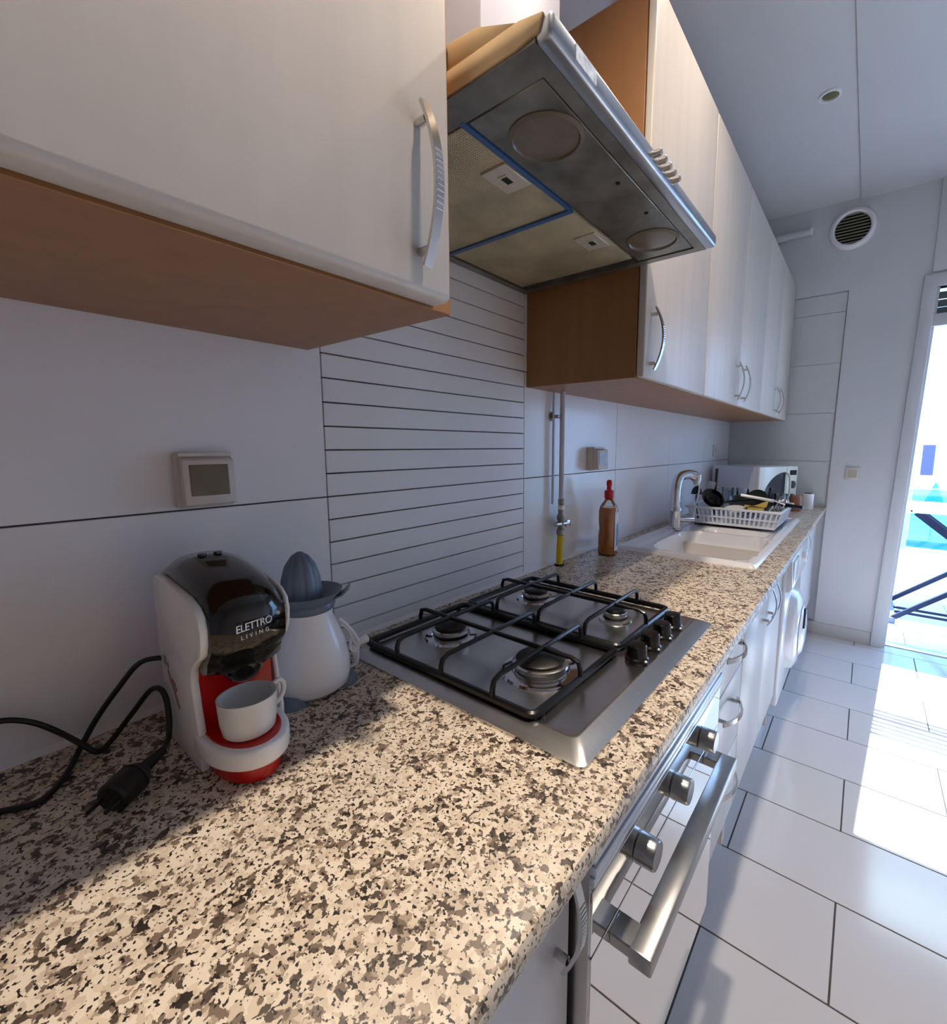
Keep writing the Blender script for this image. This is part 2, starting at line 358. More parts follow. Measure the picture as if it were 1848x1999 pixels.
# ------------------------------------------------------------------ worktop and sink
def wt_prof(x0): return [(x0, ZC - 0.034), (0.640, ZC - 0.034), (0.6475, ZC - 0.030), (0.650, ZC - 0.022), (0.650, ZC - 0.010), (0.647, ZC - 0.003), (0.641, ZC), (x0, ZC)]
SX0, SX1, SY0, SY1 = 0.062, 0.578, 1.17, 2.44
w = B().prism(wt_prof(0.001), 'y', -1.3, SY0 + 0.02).prism(wt_prof(0.001), 'y', SY1 - 0.02, YF - 0.013)
w.prism(wt_prof(SX1 - 0.02), 'y', SY0 + 0.02, SY1 - 0.02).box(0.001, SX0 + 0.02, SY0 + 0.02, SY1 - 0.02, ZC - 0.034, ZC)
one('worktop', w, 'granite', 'long speckled cream and brown granite worktop along the tiled wall', 'worktop')

def sink_z(x, y):
    def well(xc, yc, hx, hy, d, p=5):
        q = (abs((x - xc) / hx) ** p + abs((y - yc) / hy) ** p) ** (1 / p)
        return -d * max(0.0, min(1.0, (1.0 - q) / 0.16)) ** 0.75 if q < 1 else 0.0
    e = min(x - SX0, SX1 - x, y - SY0, SY1 - y)
    z = 0.016 * min(1.0, max(0, e) / 0.014) ** 0.5 + ZC
    z -= 0.006 if e > 0.035 and x > 0.15 else 0
    z += well(0.365, 1.47, 0.185, 0.245, 0.165) + well(0.385, 1.80, 0.135, 0.065, 0.03) + well(0.36, 2.15, 0.18, 0.245, 0.008, 8)
    return z
t = thing('kitchen_sink', 'white ceramic inset sink with two basins and a drainboard', 'sink', (0.32, 1.8, ZC))
obj('basin_top', B().grid(lambda u, v: Vector((SX0 + u * (SX1 - SX0), SY0 + v * (SY1 - SY0), sink_z(SX0 + u * (SX1 - SX0), SY0 + v * (SY1 - SY0)))), 64, 130), 'sink', t, 60)
obj('drain', B().lathe([(0.0, 0.0), (0.03, 0.0), (0.036, 0.004), (0.02, 0.004), (0.0, 0.002)], (0.365, 1.47, ZC - 0.158), 24), 'chrome', t)
# mixer tap
t = thing('mixer_tap', 'chrome mixer tap with a tall arched spout at the back of the sink', 'tap', (0.135, 1.68, ZC + 0.016))
obj('tap_base', B().lathe([(0.034, 0), (0.034, 0.006), (0.028, 0.010), (0.027, 0.085), (0.030, 0.09), (0.027, 0.105), (0.0, 0.108)], (0.135, 1.68, ZC + 0.014), 24), 'chrome', t)
obj('spout', B().tube([(0.135, 1.68, 1.01), (0.132, 1.685, 1.08), (0.132, 1.70, 1.14), (0.14, 1.73, 1.172), (0.165, 1.78, 1.178), (0.185, 1.80, 1.168)], [0.025, 0.023, 0.022, 0.022, 0.023, 0.025], 14, sub=3), 'chrome', t)
obj('nozzle', B().lathe([(0.0, -0.03), (0.017, -0.03), (0.021, -0.005), (0.02, 0.02), (0.0, 0.026)], (0.192, 1.805, 1.158), 20), 'satin', t)
obj('side_arm', B().cyl((0.135, 1.68, 0.965), (0.185, 1.80, 0.955), 0.016, 0.014, 16, 0.003), 'chrome', t)
obj('lever', B().tube([(0.183, 1.80, 0.958), (0.186, 1.82, 1.0), (0.19, 1.86, 1.09), (0.186, 1.855, 1.13), (0.178, 1.80, 1.15)], [0.006, 0.0045, 0.004, 0.004, 0.004], 8, sub=4), 'chrome', t)

# ------------------------------------------------------------------ handles
def bow(p, along, out, L, w=0.011, rise=0.028):
    """bow handle: two posts, a flat arched band overshooting them, fine ribs across its middle"""
    p, a, o = Vector(p), Vector(along).normalized(), Vector(out).normalized(); sd = a.cross(o); b = B(); pts = []
    for i in range(21):
        s = -1 + 2 * i / 20; pts.append(p + a * s * L * 0.56 + o * (0.012 + (rise - 0.012) * (1 - s * s)))
    b.strip(pts, sd, w, 0.004)
    for s in (-1, 1): b.cyl(p + a * s * L * 0.44 - o * 0.001, p + a * s * L * 0.44 + o * 0.016, 0.0048, n=10)
    for i in range(11):
        s = -0.35 + 0.07 * i; q = p + a * s * L * 0.56 + o * (0.012 + (rise - 0.012) * (1 - s * s) + 0.0022)
        b.cyl(q - sd * w * 0.45, q + sd * w * 0.45, 0.0011, n=6)
    return b

# ------------------------------------------------------------------ upper cabinets
UZ0, UZ1 = 1.492, 2.395
def upper(label, x1, y0, y1, doors, dth, zone='lam', gap=0.0015):
    t = thing('wall_cabinet', label, 'cabinet', (x1 / 2, (y0 + y1) / 2, UZ0), 'white fronted wall cabinets')
    obj('carcass', B().box(0.001, x1, y0, y1, UZ0, UZ1, 0.0008, 1), 'wood', t)
    for d0, d1, hy, hz, hl in doors:
        d = obj('door', B().box(x1 + 0.002, x1 + dth, d0 + gap, d1 - gap, UZ0 + 0.001, UZ1, 0.009 if dth > 0.03 else 0.004, 3), zone, t)
        if hy is not None:
            obj('handle', bow((x1 + dth, hy, hz), (0, 0, 1), (1, 0, 0), hl, 0.012, 0.034), 'satin', d)
    return t
upper('large wall cabinet above the coffee machine, nearest of the row', 0.380, -1.05, -0.0245, [(-1.05, -0.055, -0.108, 1.604, 0.152)], 0.037)
upper('wall cabinet with one door and an orange wood side beside the hood', 0.350, 0.660, 1.205, [(0.660, 1.205, 0.702, 1.592, 0.140)], 0.022)
upper('two-door wall cabinet above the white sink, middle of the right row', 0.350, 1.207, 2.245, [(1.207, 1.722, 1.660, 1.592, 0.140), (1.722, 2.245, 1.785, 1.592, 0.140)], 0.022)
upper('two-door wall cabinet against the far tiled wall above the microwave', 0.350, 2.247, 3.20, [(2.247, 2.72, 2.66, 1.592, 0.140), (2.72, 3.20, 2.785, 1.592, 0.140)], 0.022)

# ------------------------------------------------------------------ hood
HY0, HY1, HZ = -0.022, 0.646, 1.760
t = thing('cooker_hood', 'greasy stainless cooker hood with two lamps between the wall cabinets', 'hood', (0.27, 0.31, HZ))
def frame_rect(b, x0, x1, y0, y1, z0, z1, wx, wy):
    return b.box(x0, x0 + wx, y0, y1, z0, z1).box(x1 - wx, x1, y0, y1, z0, z1).box(x0 + wx, x1 - wx, y0, y0 + wy, z0, z1).box(x0 + wx, x1 - wx, y1 - wy, y1, z0, z1)
obj('rim', B().box(0.004, 0.024, HY0, HY1, HZ - 0.001, HZ + 0.012).box(0.4965, 0.516, HY0, HY1, HZ - 0.001, HZ + 0.012).box(0.024, 0.4965, HY0, HY0 + 0.045, HZ - 0.001, HZ + 0.012).box(0.024, 0.4965, HY1 - 0.022, HY1, HZ - 0.001, HZ + 0.012), 'hood', t)
# canopy: flat tray with a rounded front corner, stepping up to the flue
b = B()
b.prism([(0.004, HZ + 0.010), (0.530, HZ + 0.010), (0.530, HZ + 0.024), (0.495, HZ + 0.030), (0.43, HZ + 0.056), (0.26, HZ + 0.075), (0.004, HZ + 0.08)], 'y', HY0 + 0.004, HY1, 0.004)
obj('canopy', b, 'hood', t)
obj('side_flange', B().prism([(0.004, HZ + 0.002), (0.49, HZ + 0.002), (0.522, HZ + 0.006), (0.528, HZ + 0.022), (0.495, HZ + 0.029), (0.004, HZ + 0.03)], 'y', HY0 - 0.003, HY0 + 0.004, 0.001), 'hoodside', t)
obj('side_flange', B().prism([(0.004, HZ + 0.031), (0.49, HZ + 0.031), (0.43, HZ + 0.056), (0.26, HZ + 0.075), (0.004, HZ + 0.08)], 'y', HY0 - 0.001, HY0 + 0.005, 0.001), 'hoodside', t)
obj('fascia', B().box(0.514, 0.538, HY0, HY1, HZ - 0.002, HZ + 0.024, 0.006, 3), mat('fascia_steel', (0.50, 0.53, 0.58), 0.3, 0.9, var=0.15, vs=9), t)
obj('panel_gap', B().box(0.366, 0.5165, HY0 + 0.044, HY1 - 0.02, HZ + 0.006, HZ + 0.011), 'dark', t)
lp = obj('lamp_panel', B().box(0.366, 0.493, HY0 + 0.049, HY1 - 0.026, HZ + 0.0005, HZ + 0.010, 0.0015, 1), 'hood', t)
for yy in (0.118, 0.531):
    lm_ = obj('hood_lamp', B().lathe([(0.056, 0.0005), (0.056, -0.002), (0.050, -0.004), (0.048, -0.001), (0.0, -0.007)][::-1], (0.436, yy, HZ + 0.001), 32), 'lens', t)
for yy in (0.285, 0.41):
    obj('screw', B().cyl((0.47, yy, HZ - 0.001), (0.47, yy, HZ + 0.002), 0.004, n=10), 'dark', t)
for y0, y1, ly in ((0.030, 0.312, 0.162), (0.322, 0.600, 0.459)):
    fp = obj('grease_filter', B().box(0.028, 0.358, y0, y1, HZ + 0.002, HZ + 0.009, 0.001, 1), 'filt', t)
    obj('latch', B().box(0.300, 0.352, ly - 0.036, ly + 0.036, HZ - 0.0015, HZ + 0.003, 0.001, 1).box(0.318, 0.336, ly - 0.014, ly + 0.014, HZ - 0.0025, HZ + 0.001), 'latch', fp)
    obj('latch_hole', B().box(0.322, 0.333, ly - 0.009, ly + 0.009, HZ - 0.0035, HZ - 0.002), 'dark', fp)
obj('protective_film', B().box(0.356, 0.365, 0.02, 0.31, HZ - 0.0015, HZ + 0.004).box(0.03, 0.36, 0.311, 0.323, HZ - 0.0015, HZ + 0.004), 'film', t)
for k in range(5):
    obj('push_button', B().cyl((0.537, 0.268 + 0.022 * k, HZ + 0.012), (0.552, 0.268 + 0.022 * k, HZ + 0.012), 0.006, 0.0052, 14, 0.001), 'satin', t)
obj('rating_sticker', B().box(0.5375, 0.5388, 0.028, 0.078, HZ + 0.002, HZ + 0.019), 'stick', t)
obj('flue', B().box(0.001, 0.25, 0.185, 0.437, HZ + 0.07, ZCEIL - 0.002, 0.003), 'flue', t)

# ------------------------------------------------------------------ base units
BX, BZ0, BZ1 = 0.605, 0.245, ZC - 0.036
def base(name, label, y0, y1, group='white base cabinets'):
    t = thing(name, label, 'cabinet', (0.3, (y0 + y1) / 2, 0), group)
    obj('carcass', B().box(0.02, BX - 0.02, y0, y0 + 0.016, 0.1, BZ1).box(0.02, BX - 0.02, y1 - 0.016, y1, 0.1, BZ1)
        .box(0.02, BX - 0.02, y0, y1, BZ0, BZ0 + 0.016).box(0.02, 0.036, y0, y1, 0.1, BZ1), 'carc', t)
    obj('plinth', B().box(0.525, 0.54, y0, y1, 0.0, BZ0, 0.001, 1), 'lamw', t)
    return t
def front(t, name, y0, y1, z0, z1): return obj(name, B().box(BX - 0.019, BX, y0 + 0.0015, y1 - 0.0015, z0, z1, 0.003, 2), 'lamw', t)
t = base('base_cabinet', 'white base cabinet left of the oven with one vertical handle', -0.70, -0.060)
d = front(t, 'door', -0.70, -0.060, BZ0, BZ1); obj('handle', bow((BX, -0.092, 0.795), (0, 0, 1), (1, 0, 0), 0.13, 0.012, 0.034), 'satin', d)
t = base('drawer_unit', 'white unit of three drawers directly right of the oven', 0.536, 0.905)
for z0, z1, hz in ((0.70, BZ1, 0.80), (0.47, 0.697, 0.635), (BZ0, 0.467, 0.43)):
    d = front(t, 'drawer', 0.536, 0.905, z0, z1); obj('handle', bow((BX, 0.725, hz), (0, 1, 0), (1, 0, 0), 0.135, 0.012, 0.036), 'satin', d)
t = base('base_cabinet', 'white two-door base cabinet under the sink beside the drawers', 0.908, 1.655)
for y0, y1, hy in ((0.908, 1.28, 1.235), (1.28, 1.655, 1.325)):
    d = front(t, 'door', y0, y1, BZ0, BZ1); obj('handle', bow((BX, hy, 0.775), (0, 0, 1), (1, 0, 0), 0.13, 0.011, 0.036), 'satin', d)
t = base('base_cabinet', 'white base cabinet in the far corner beyond the washing machine', 2.30, 3.22)
d = front(t, 'door', 2.30, 3.22, BZ0, BZ1); obj('handle', bow((BX, 2.37, 0.79), (0, 0, 1), (1, 0, 0), 0.13, 0.011, 0.036), 'satin', d)

# oven
OY0, OY1, OX = -0.052, 0.530, 0.630
t = thing('built_in_oven', 'mirror fronted built-in oven under the gas hob', 'oven', (0.35, 0.24, BZ0))
obj('body', B().box(0.04, OX - 0.022, OY0 + 0.01, OY1 - 0.01, BZ0 + 0.01, ZC - 0.04), 'dark', t)
obj('side_trim', B().box(OX - 0.05, OX - 0.004, OY0 - 0.001, OY0 + 0.010, 0.25, 0.865), 'satin', t)
b = B()
for k in range(4): b.box(OX - 0.024, OX - 0.002 + 0.002 * (k % 2) + 0.004, OY0, OY1, 0.800 + 0.0155 * k, 0.814 + 0.0155 * k, 0.003, 2)
b.box(OX - 0.03, OX - 0.006, OY0, OY1, 0.797, 0.866)
obj('vent_trim', b, 'alu', t)
obj('control_panel', B().box(OX - 0.02, OX, OY0, OY1, 0.7075, 0.795, 0.0008, 1), 'mirror', t)
for yy in (0.085, 0.232, 0.390):
    k = obj('oven_knob', B().lathe([(0.019, 0), (0.021, 0.002), (0.0205, 0.026), (0.019, 0.029), (0.0, 0.029)], (OX, yy, 0.752), 28, Matrix.Rotation(R(90), 4, 'Y')), 'dsteel', t)
d = obj('door', B().box(OX - 0.02, OX, OY0, OY1, BZ0 + 0.005, 0.7035, 0.0008, 1), 'mirror', t)
obj('handle', B().box(0.655, 0.686, OY0 + 0.050, OY1 - 0.075, 0.668, 0.694, 0.003, 2).box(OX - 0.001, 0.66, OY0 + 0.050, OY0 + 0.087, 0.676, 0.694, 0.002, 1)
    .box(OX - 0.001, 0.66, OY1 - 0.112, OY1 - 0.075, 0.676, 0.694, 0.002, 1), 'dsteel', d)
obj('plinth', B().box(0.525, 0.54, OY0, OY1, 0.0, BZ0, 0.001, 1), 'lamw', t)

# washing machine
t = thing('washing_machine', 'glossy white front loading washing machine under the worktop past the sink', 'washing machine', (0.33, 1.97, 0.0))
obj('body', B().box(0.06, 0.618, 1.662, 2.285, 0.185, 0.862, 0.014, 3), 'wash', t)
obj('kick_panel', B().box(0.06, 0.545, 1.675, 2.272, 0.012, 0.20, 0.006, 2), 'wash', t)
obj('control_panel', B().prism([(0.60, 0.70), (0.632, 0.705), (0.640, 0.72), (0.634, 0.85), (0.60, 0.858)], 'y', 1.672, 2.275, 0.004), 'wash', t)
d = obj('porthole_door', B().lathe([(0.0, 0.052), (0.10, 0.050), (0.15, 0.044), (0.185, 0.028), (0.20, 0.0)][::-1], (0.612, 1.975, 0.45), 40, Matrix.Rotation(R(90), 4, 'Y')), 'wash', t)
obj('door_glass', B().lathe([(0.12, 0.050), (0.10, 0.062), (0.05, 0.068), (0.0, 0.070)], (0.612, 1.975, 0.45), 36, Matrix.Rotation(R(90), 4, 'Y')), 'wash', d)
obj('door_latch', frame_rect(B(), -0.012, 0.012, -0.045, 0.045, 0, 0.008, 0.006, 0.008).xf(Matrix.Translation((0.676, 1.85, 0.55)) @ Matrix.Rotation(R(90), 4, 'Y') @ Matrix.Rotation(R(90), 4, 'Z')), 'navy', d)
for yy in (1.72, 2.22):
    for xx in (0.12, 0.50): obj('foot', B().cyl((xx, yy, 0), (xx, yy, 0.02), 0.02, n=12), 'dark', t)
obj('detergent_drawer', B().box(0.630, 0.642, 1.69, 1.85, 0.735, 0.835, 0.004), 'wash', t)
obj('dial', B().cyl((0.634, 2.06, 0.785), (0.655, 2.06, 0.785), 0.026, 0.024, 24, 0.002), 'wash', t)

# ------------------------------------------------------------------ gas hob
t = thing('gas_hob', 'four burner stainless gas hob set in the granite worktop', 'hob', (0.32, 0.3, ZC))
X0, X1, Y0_, Y1_ = 0.066, 0.591, -0.010, 0.594; b = B(); tb = bmesh.new()
rg = []
def rr(x0, x1, y0, y1, z, r, n=5):
    o = []
    for cx, cy_, a0 in ((x1 - r, y1 - r, 0), (x0 + r, y1 - r, 90), (x0 + r, y0 + r, 180), (x1 - r, y0 + r, 270)):
        for k in range(n + 1): a = R(a0 + 90 * k / n); o.append((cx + r * math.cos(a), cy_ + r * math.sin(a), z))
    return o
for ins, z, r in ((0, ZC, 0.012), (0.0, ZC + 0.004, 0.012), (0.004, ZC + 0.006, 0.012), (0.028, ZC + 0.016, 0.014), (0.032, ZC + 0.0165, 0.014), (0.036, ZC + 0.0155, 0.014)):
    rg.append([tb.verts.new(p) for p in rr(X0 + ins, X1 - ins, Y0_ + ins, Y1_ - ins, z, r)])
for a, c in zip(rg, rg[1:]):
    for i in range(len(a)): tb.faces.new((a[i], a[(i + 1) % len(a)], c[(i + 1) % len(a)], c[i]))
tb.faces.new(rg[-1]); b._in(tb)
obj('hob_plate', b, 'steel', t, 25)
HZ0 = ZC + 0.0155
for bx, by, r in ((0.415, 0.148, 0.050), (0.185, 0.152, 0.038), (0.190, 0.452, 0.036), (0.415, 0.448, 0.027)):
    dsh = obj('burner_dish', B().lathe([(r * 1.42, 0.0), (r * 1.36, 0.004), (r * 1.05, 0.006), (r * 0.98, 0.001), (0.0, 0.001)], (bx, by, HZ0), 36), 'chrome' if r > .03 else 'satin', t)
    obj('burner_ring', B().lathe([(r * 0.92, 0.0), (r * 0.95, 0.010), (r, 0.012), (r, 0.018), (r * 0.9, 0.020), (0.0, 0.019)], (bx, by, HZ0 + 0.001), 36), 'satin', dsh)
    obj('burner_cap', B().lathe([(r * 0.86, 0.0), (r * 0.88, 0.005), (r * 0.80, 0.008), (0.0, 0.009)], (bx, by, HZ0 + 0.020), 36), 'burner', dsh)
def grate(y0, y1):
    x0, x1 = 0.088, 0.492; zf, zt = HZ0 + 0.008, HZ0 + 0.040; rb = 0.0046
    b = B().tube([(x, y, zf) for x, y, _ in rr(x0, x1, y0, y1, 0, 0.012, 3)], 0.0065, 8, True)
    for x in (0.182, 0.300, 0.415):
        h = 0.016
        b.tube([(x, y0, zf), (x, y0, zt - h), (x, y0 + 0.004, zt - 0.005), (x, y0 + h, zt), (x, y1 - h, zt), (x, y1 - 0.004, zt - 0.005), (x, y1, zt - h), (x, y1, zf)], rb, 8)
    ym = (y0 + y1) / 2; h = 0.018
    b.tube([(x0, ym, zf), (x0, ym, zt - h), (x0 + 0.004, ym, zt - 0.005), (x0 + h, ym, zt - .001), (x1 - h, ym, zt - .001), (x1 - 0.004, ym, zt - 0.005), (x1, ym, zt - h), (x1, ym, zf)], rb, 8)
    for x in (x0, x1):
        for y in (y0 + 0.02, y1 - 0.02): b.cyl((x, y, HZ0 - 0.001), (x, y, zf), 0.006, n=8)
    return b
obj('pan_support', grate(0.018, 0.290), 'enamel', t); obj('pan_support', grate(0.304, 0.572), 'enamel', t)
for yy in (0.288, 0.352, 0.416, 0.480):
    k = obj('hob_knob', B().lathe([(0.021, 0), (0.022, 0.002), (0.022, 0.008), (0.019, 0.011), (0.0178, 0.031), (0.016, 0.033), (0.0, 0.0335)], (0.535, yy, HZ0), 28), 'knob', t)
    obj('marker', B().lathe([(0.0, 0.0035), (0.0025, 0.002), (0.003, 0.0)][::-1], (0.5555, yy - 0.008, HZ0 + 0.006), 10), 'print', k)

# ------------------------------------------------------------------ coffee machine
MY0, MY1 = -0.306, -0.200
t = thing('coffee_machine', 'red black and white pod coffee machine with a cup on its tray', 'coffee machine', (0.18, -0.25, ZC))
side = [(0.212, ZC), (0.213, 0.950), (0.205, 0.988), (0.200, 1.020), (0.205, 1.040), (0.222, 1.055), (0.240, 1.066), (0.247, 1.082), (0.249, 1.100), (0.245, 1.116),
        (0.232, 1.127), (0.208, 1.134), (0.150, 1.140), (0.100, 1.144), (0.082, 1.140), (0.077, 1.125), (0.080, 1.05), (0.084, 0.96), (0.088, ZC)]
obj('side_panel', B().prism(side, 'y', MY0, MY0 + 0.010, 0.003, 2), 'white', t)
obj('side_panel', B().prism([(x - (0.003 if x > 0.19 else 0), z) for x, z in side], 'y', MY1 - 0.006, MY1, 0.002, 1), 'white', t)
obj('back_column', B().box(0.085, 0.198, MY0 + 0.010, MY1 - 0.010, ZC + 0.002, 1.06), 'red', t)
# black head: swept profile, front bulging towards the middle
hp = [(0.185, 1.030), (0.222, 1.027), (0.240, 1.033), (0.246, 1.046), (0.250, 1.057), (0.264, 1.070), (0.268, 1.090), (0.267, 1.112), (0.260, 1.130), (0.247, 1.141), (0.220, 1.151), (0.180, 1.161), (0.140, 1.167), (0.105, 1.166), (0.086, 1.158), (0.080, 1.140), (0.082, 1.10), (0.09, 1.045)]
hb = bmesh.new(); secs = []
NS = 14
for i in range(NS + 1):
    s = -1 + 2 * i / NS; y = (MY0 + MY1) / 2 + s * ((MY1 - MY0) / 2 - 0.0095); ring = []
    for x, z in hp:
        xx = x - max(0.0, (x - 0.20)) * 0.24 * s * s if x > 0.20 else x
        zz = z - (0.016 * abs(s) ** 3.0 if z > 1.12 else 0) + (0.007 * s * s if z < 1.05 and x > 0.17 else 0)
        ring.append(hb.verts.new((xx, y, zz)))
    secs.append(ring)
for a, c in zip(secs, secs[1:]):
    for k in range(len(hp)): hb.faces.new((a[k], a[(k + 1) % len(hp)], c[(k + 1) % len(hp)], c[k]))
hb.faces.new(secs[0][::-1]); hb.faces.new(secs[-1]); bmesh.ops.recalc_face_normals(hb, faces=hb.faces[:])
hd = obj('head', B()._in(hb), 'black', t, 50)
obj('pod_outlet', B().lathe([(0.012, 0.0), (0.018, 0.004), (0.024, 0.014), (0.026, 0.03)], (0.218, -0.253, 1.014), 24), 'black', hd)
for yy in (-0.262, -0.243):
    obj('button', B().lathe([(0.0055, 0), (0.005, 0.003), (0.0, 0.0035)], (0.135, yy, 1.1665), 14), 'black', hd)
def tray(z0, z1, grow, x_in=0.196):
    pts = []
    cx, rx, ry = 0.222, 0.070 + grow, 0.043 + grow
    for k in range(25):
        a = R(-90 + 180 * k / 24); pts.append((cx + rx * math.cos(a) ** 0.9 if math.cos(a) > 0 else cx, -0.260 + ry * math.sin(a)))
    pts = [(x_in, -0.260 - ry)] + pts + [(x_in, -0.260 + ry)]
    return pts, z0, z1
p, a, c = tray(0.952, 0.9565, -0.004); obj('drip_plate', B().prism(p, 'z', a, c, 0.001, 1), 'red', t)
p, a, c = tray(0.9290, 0.9555, 0.005); obj('tray_band', B().prism(p, 'z', a, c, 0.005, 3), 'white', t)
p, a, c = tray(ZC + 0.0005, 0.930, -0.006, 0.10); obj('base', B().prism(p, 'z', a, c, 0.003, 2), 'red', t)
def text(s, size, loc, ex, ey, parent, material, sx=1.0, gap=1.0, name='lettering'):
    cu = bpy.data.curves.new(name, 'FONT'); cu.body = s; cu.size = size; cu.extrude = 0.0003; cu.align_x = 'CENTER'; cu.space_character = gap
    cu.materials.append(MT[material]); o = bpy.data.objects.new(name, cu)
    ex, ey = Vector(ex).normalized(), Vector(ey).normalized(); ez = ex.cross(ey).normalized()
    mm = Matrix((ex * sx, ey, ez)).transposed().to_4x4(); mm.translation = Vector(loc)
    COL.objects.link(o); bpy.context.view_layer.update()
    me = bpy.data.meshes.new_from_object(o.evaluated_get(bpy.context.evaluated_depsgraph_get()))
    bpy.data.objects.remove(o); bpy.data.curves.remove(cu)
    return link(bpy.data.objects.new(name, me), parent, mm)
text('ELETTRO', 0.0135, (0.2705, -0.255, 1.0965), (-0.16, 1, 0), (0.05, 0, 1), hd, 'print', 0.86, 0.92)
text('L I V I N G', 0.0072, (0.2710, -0.255, 1.0870), (-0.16, 1, 0), (0.03, 0, 1), hd, 'print', 0.95, 1.12)
text('®', 0.006, (0.2680, -0.2255, 1.104), (-0.16, 1, 0), (0.05, 0, 1), hd, 'print', 1.0)
# worn script mark on the left side panel
obj('side_print', B().strip([(0.112, MY0 - 0.0004, 1.012), (0.120, MY0 - 0.0004, 1.002), (0.130, MY0 - 0.0004, 0.993), (0.140, MY0 - 0.0004, 0.980), (0.148, MY0 - 0.0004, 0.970)], (0.7, 0, 0.7), 0.006, 0.0006)
    .strip([(0.128, MY0 - 0.0004, 1.004), (0.138, MY0 - 0.0004, 1.000), (0.143, MY0 - 0.0004, 0.992)], (0.5, 0, 0.8), 0.004, 0.0006), 'redprint', t)
obj('side_print', B().box(0.098, 0.108, MY0 - 0.0007, MY0, 1.018, 1.030).box(0.113, 0.118, MY0 - 0.0007, MY0, 1.017, 1.024), 'greyprint', t)
cb = B().tube([(0.090, -0.296, 1.020), (0.070, -0.325, 1.018), (0.055, -0.350, 0.984), (0.035, -0.371, 0.944), (0.040, -0.389, 0.917), (0.089, -0.411, 0.9115), (0.122, -0.437, 0.910), (0.107, -0.470, 0.910),
               (0.08, -0.52, 0.912), (0.05, -0.53, 0.95), (0.024, -0.49, 0.980), (0.020, -0.455, 0.977), (0.018, -0.430, 0.962), (0.022, -0.409, 0.940), (0.056, -0.391, 0.926), (0.066, -0.379, 0.913), (0.055, -0.363, 0.914),
               (0.070, -0.339, 0.951), (0.090, -0.321, 0.983), (0.110, -0.313, 0.982), (0.125, -0.313, 0.957), (0.138, -0.319, 0.930), (0.163, -0.334, 0.928)], 0.0036, 8, sub=6)
obj('power_cord', cb, 'cord', t)
ax = Vector((0.035, -0.046, -0.004)).normalized(); p0 = Vector((0.160, -0.331, 0.9285))
pl = B().cyl(p0, p0 + ax * 0.034, 0.0055, 0.008, 12).cyl(p0 + ax * 0.032, p0 + ax * 0.045, 0.012, 0.0185, 16, 0.001).cyl(p0 + ax * 0.044, p0 + ax * 0.075, 0.0185, 0.018, 16, 0.003)
sdv = ax.cross(Vector((0, 0, 1))).normalized()
for s in (-1, 1): pl.cyl(p0 + ax * 0.07 + sdv * s * 0.0095, p0 + ax * 0.092 + sdv * s * 0.0095, 0.0024, n=8)
obj('plug', pl, 'cord', t)
# cup
t = thing('espresso_cup', 'small white espresso cup standing on the red drip tray', 'cup', (0.262, -0.251, 0.957))
obj('bowl', B().lathe([(0.0, 0.0), (0.026, 0.0), (0.0295, 0.004), (0.032, 0.020), (0.0335, 0.047), (0.0335, 0.0485), (0.0318, 0.0485), (0.030, 0.020), (0.026, 0.005), (0.0, 0.004)], (0.248, -0.261, 0.957), 40), 'cup', t, 60)
obj('handle', B().tube([(0.242, -0.231, 0.999), (0.240, -0.219, 1.004), (0.238, -0.212, 0.995), (0.238, -0.214, 0.982), (0.241, -0.224, 0.974), (0.243, -0.232, 0.973)], 0.0032, 10, sub=5), 'cup', t)

# ------------------------------------------------------------------ citrus juicer
JX, JY = 0.125, -0.117
t = thing('citrus_juicer', 'white electric citrus juicer with a grey ribbed cone', 'juicer', (JX, JY, ZC))
obj('body', B().lathe([(0.0, 0.004), (0.050, 0.004), (0.060, 0.012), (0.0635, 0.03), (0.062, 0.055), (0.055, 0.085), (0.045, 0.112), (0.039, 0.130), (0.040, 0.142), (0.0, 0.144)], (JX, JY, ZC), 40), 'white', t, 60)
obj('dish', B().lathe([(0.036, 0.136), (0.042, 0.142), (0.045, 0.150), (0.042, 0.154), (0.054, 0.168), (0.056, 0.1715), (0.053, 0.171), (0.04, 0.158), (0.0, 0.157)], (JX, JY, ZC), 40).strip([(JX + 0.028, JY + 0.030, ZC + 0.158), (JX + 0.036, JY + 0.044, ZC + 0.164), (JX + 0.040, JY + 0.054, ZC + 0.174)], (0.8, -0.6, 0), 0.030, 0.003), 'grey', t, 60)
obj('cone', B().lathe([(0.032, 0.158), (0.031, 0.175), (0.029, 0.195), (0.023, 0.217), (0.013, 0.232), (0.004, 0.238), (0.0, 0.239)], (JX - 0.003, JY - 0.006, ZC), 60, rib=lambda a, z: 1 + 0.07 * abs(math.cos(5 * a)) ** 0.6 - 0.05), 'grey', t, 60)
for a in (-58, 62, 180):
    fx, fy = JX + 0.053 * math.cos(R(a)), JY + 0.053 * math.sin(R(a))
    obj('foot', B().lathe([(0.021, 0.0), (0.020, 0.010), (0.014, 0.017), (0.0, 0.020)], (fx, fy, ZC), 18), 'grey', t)
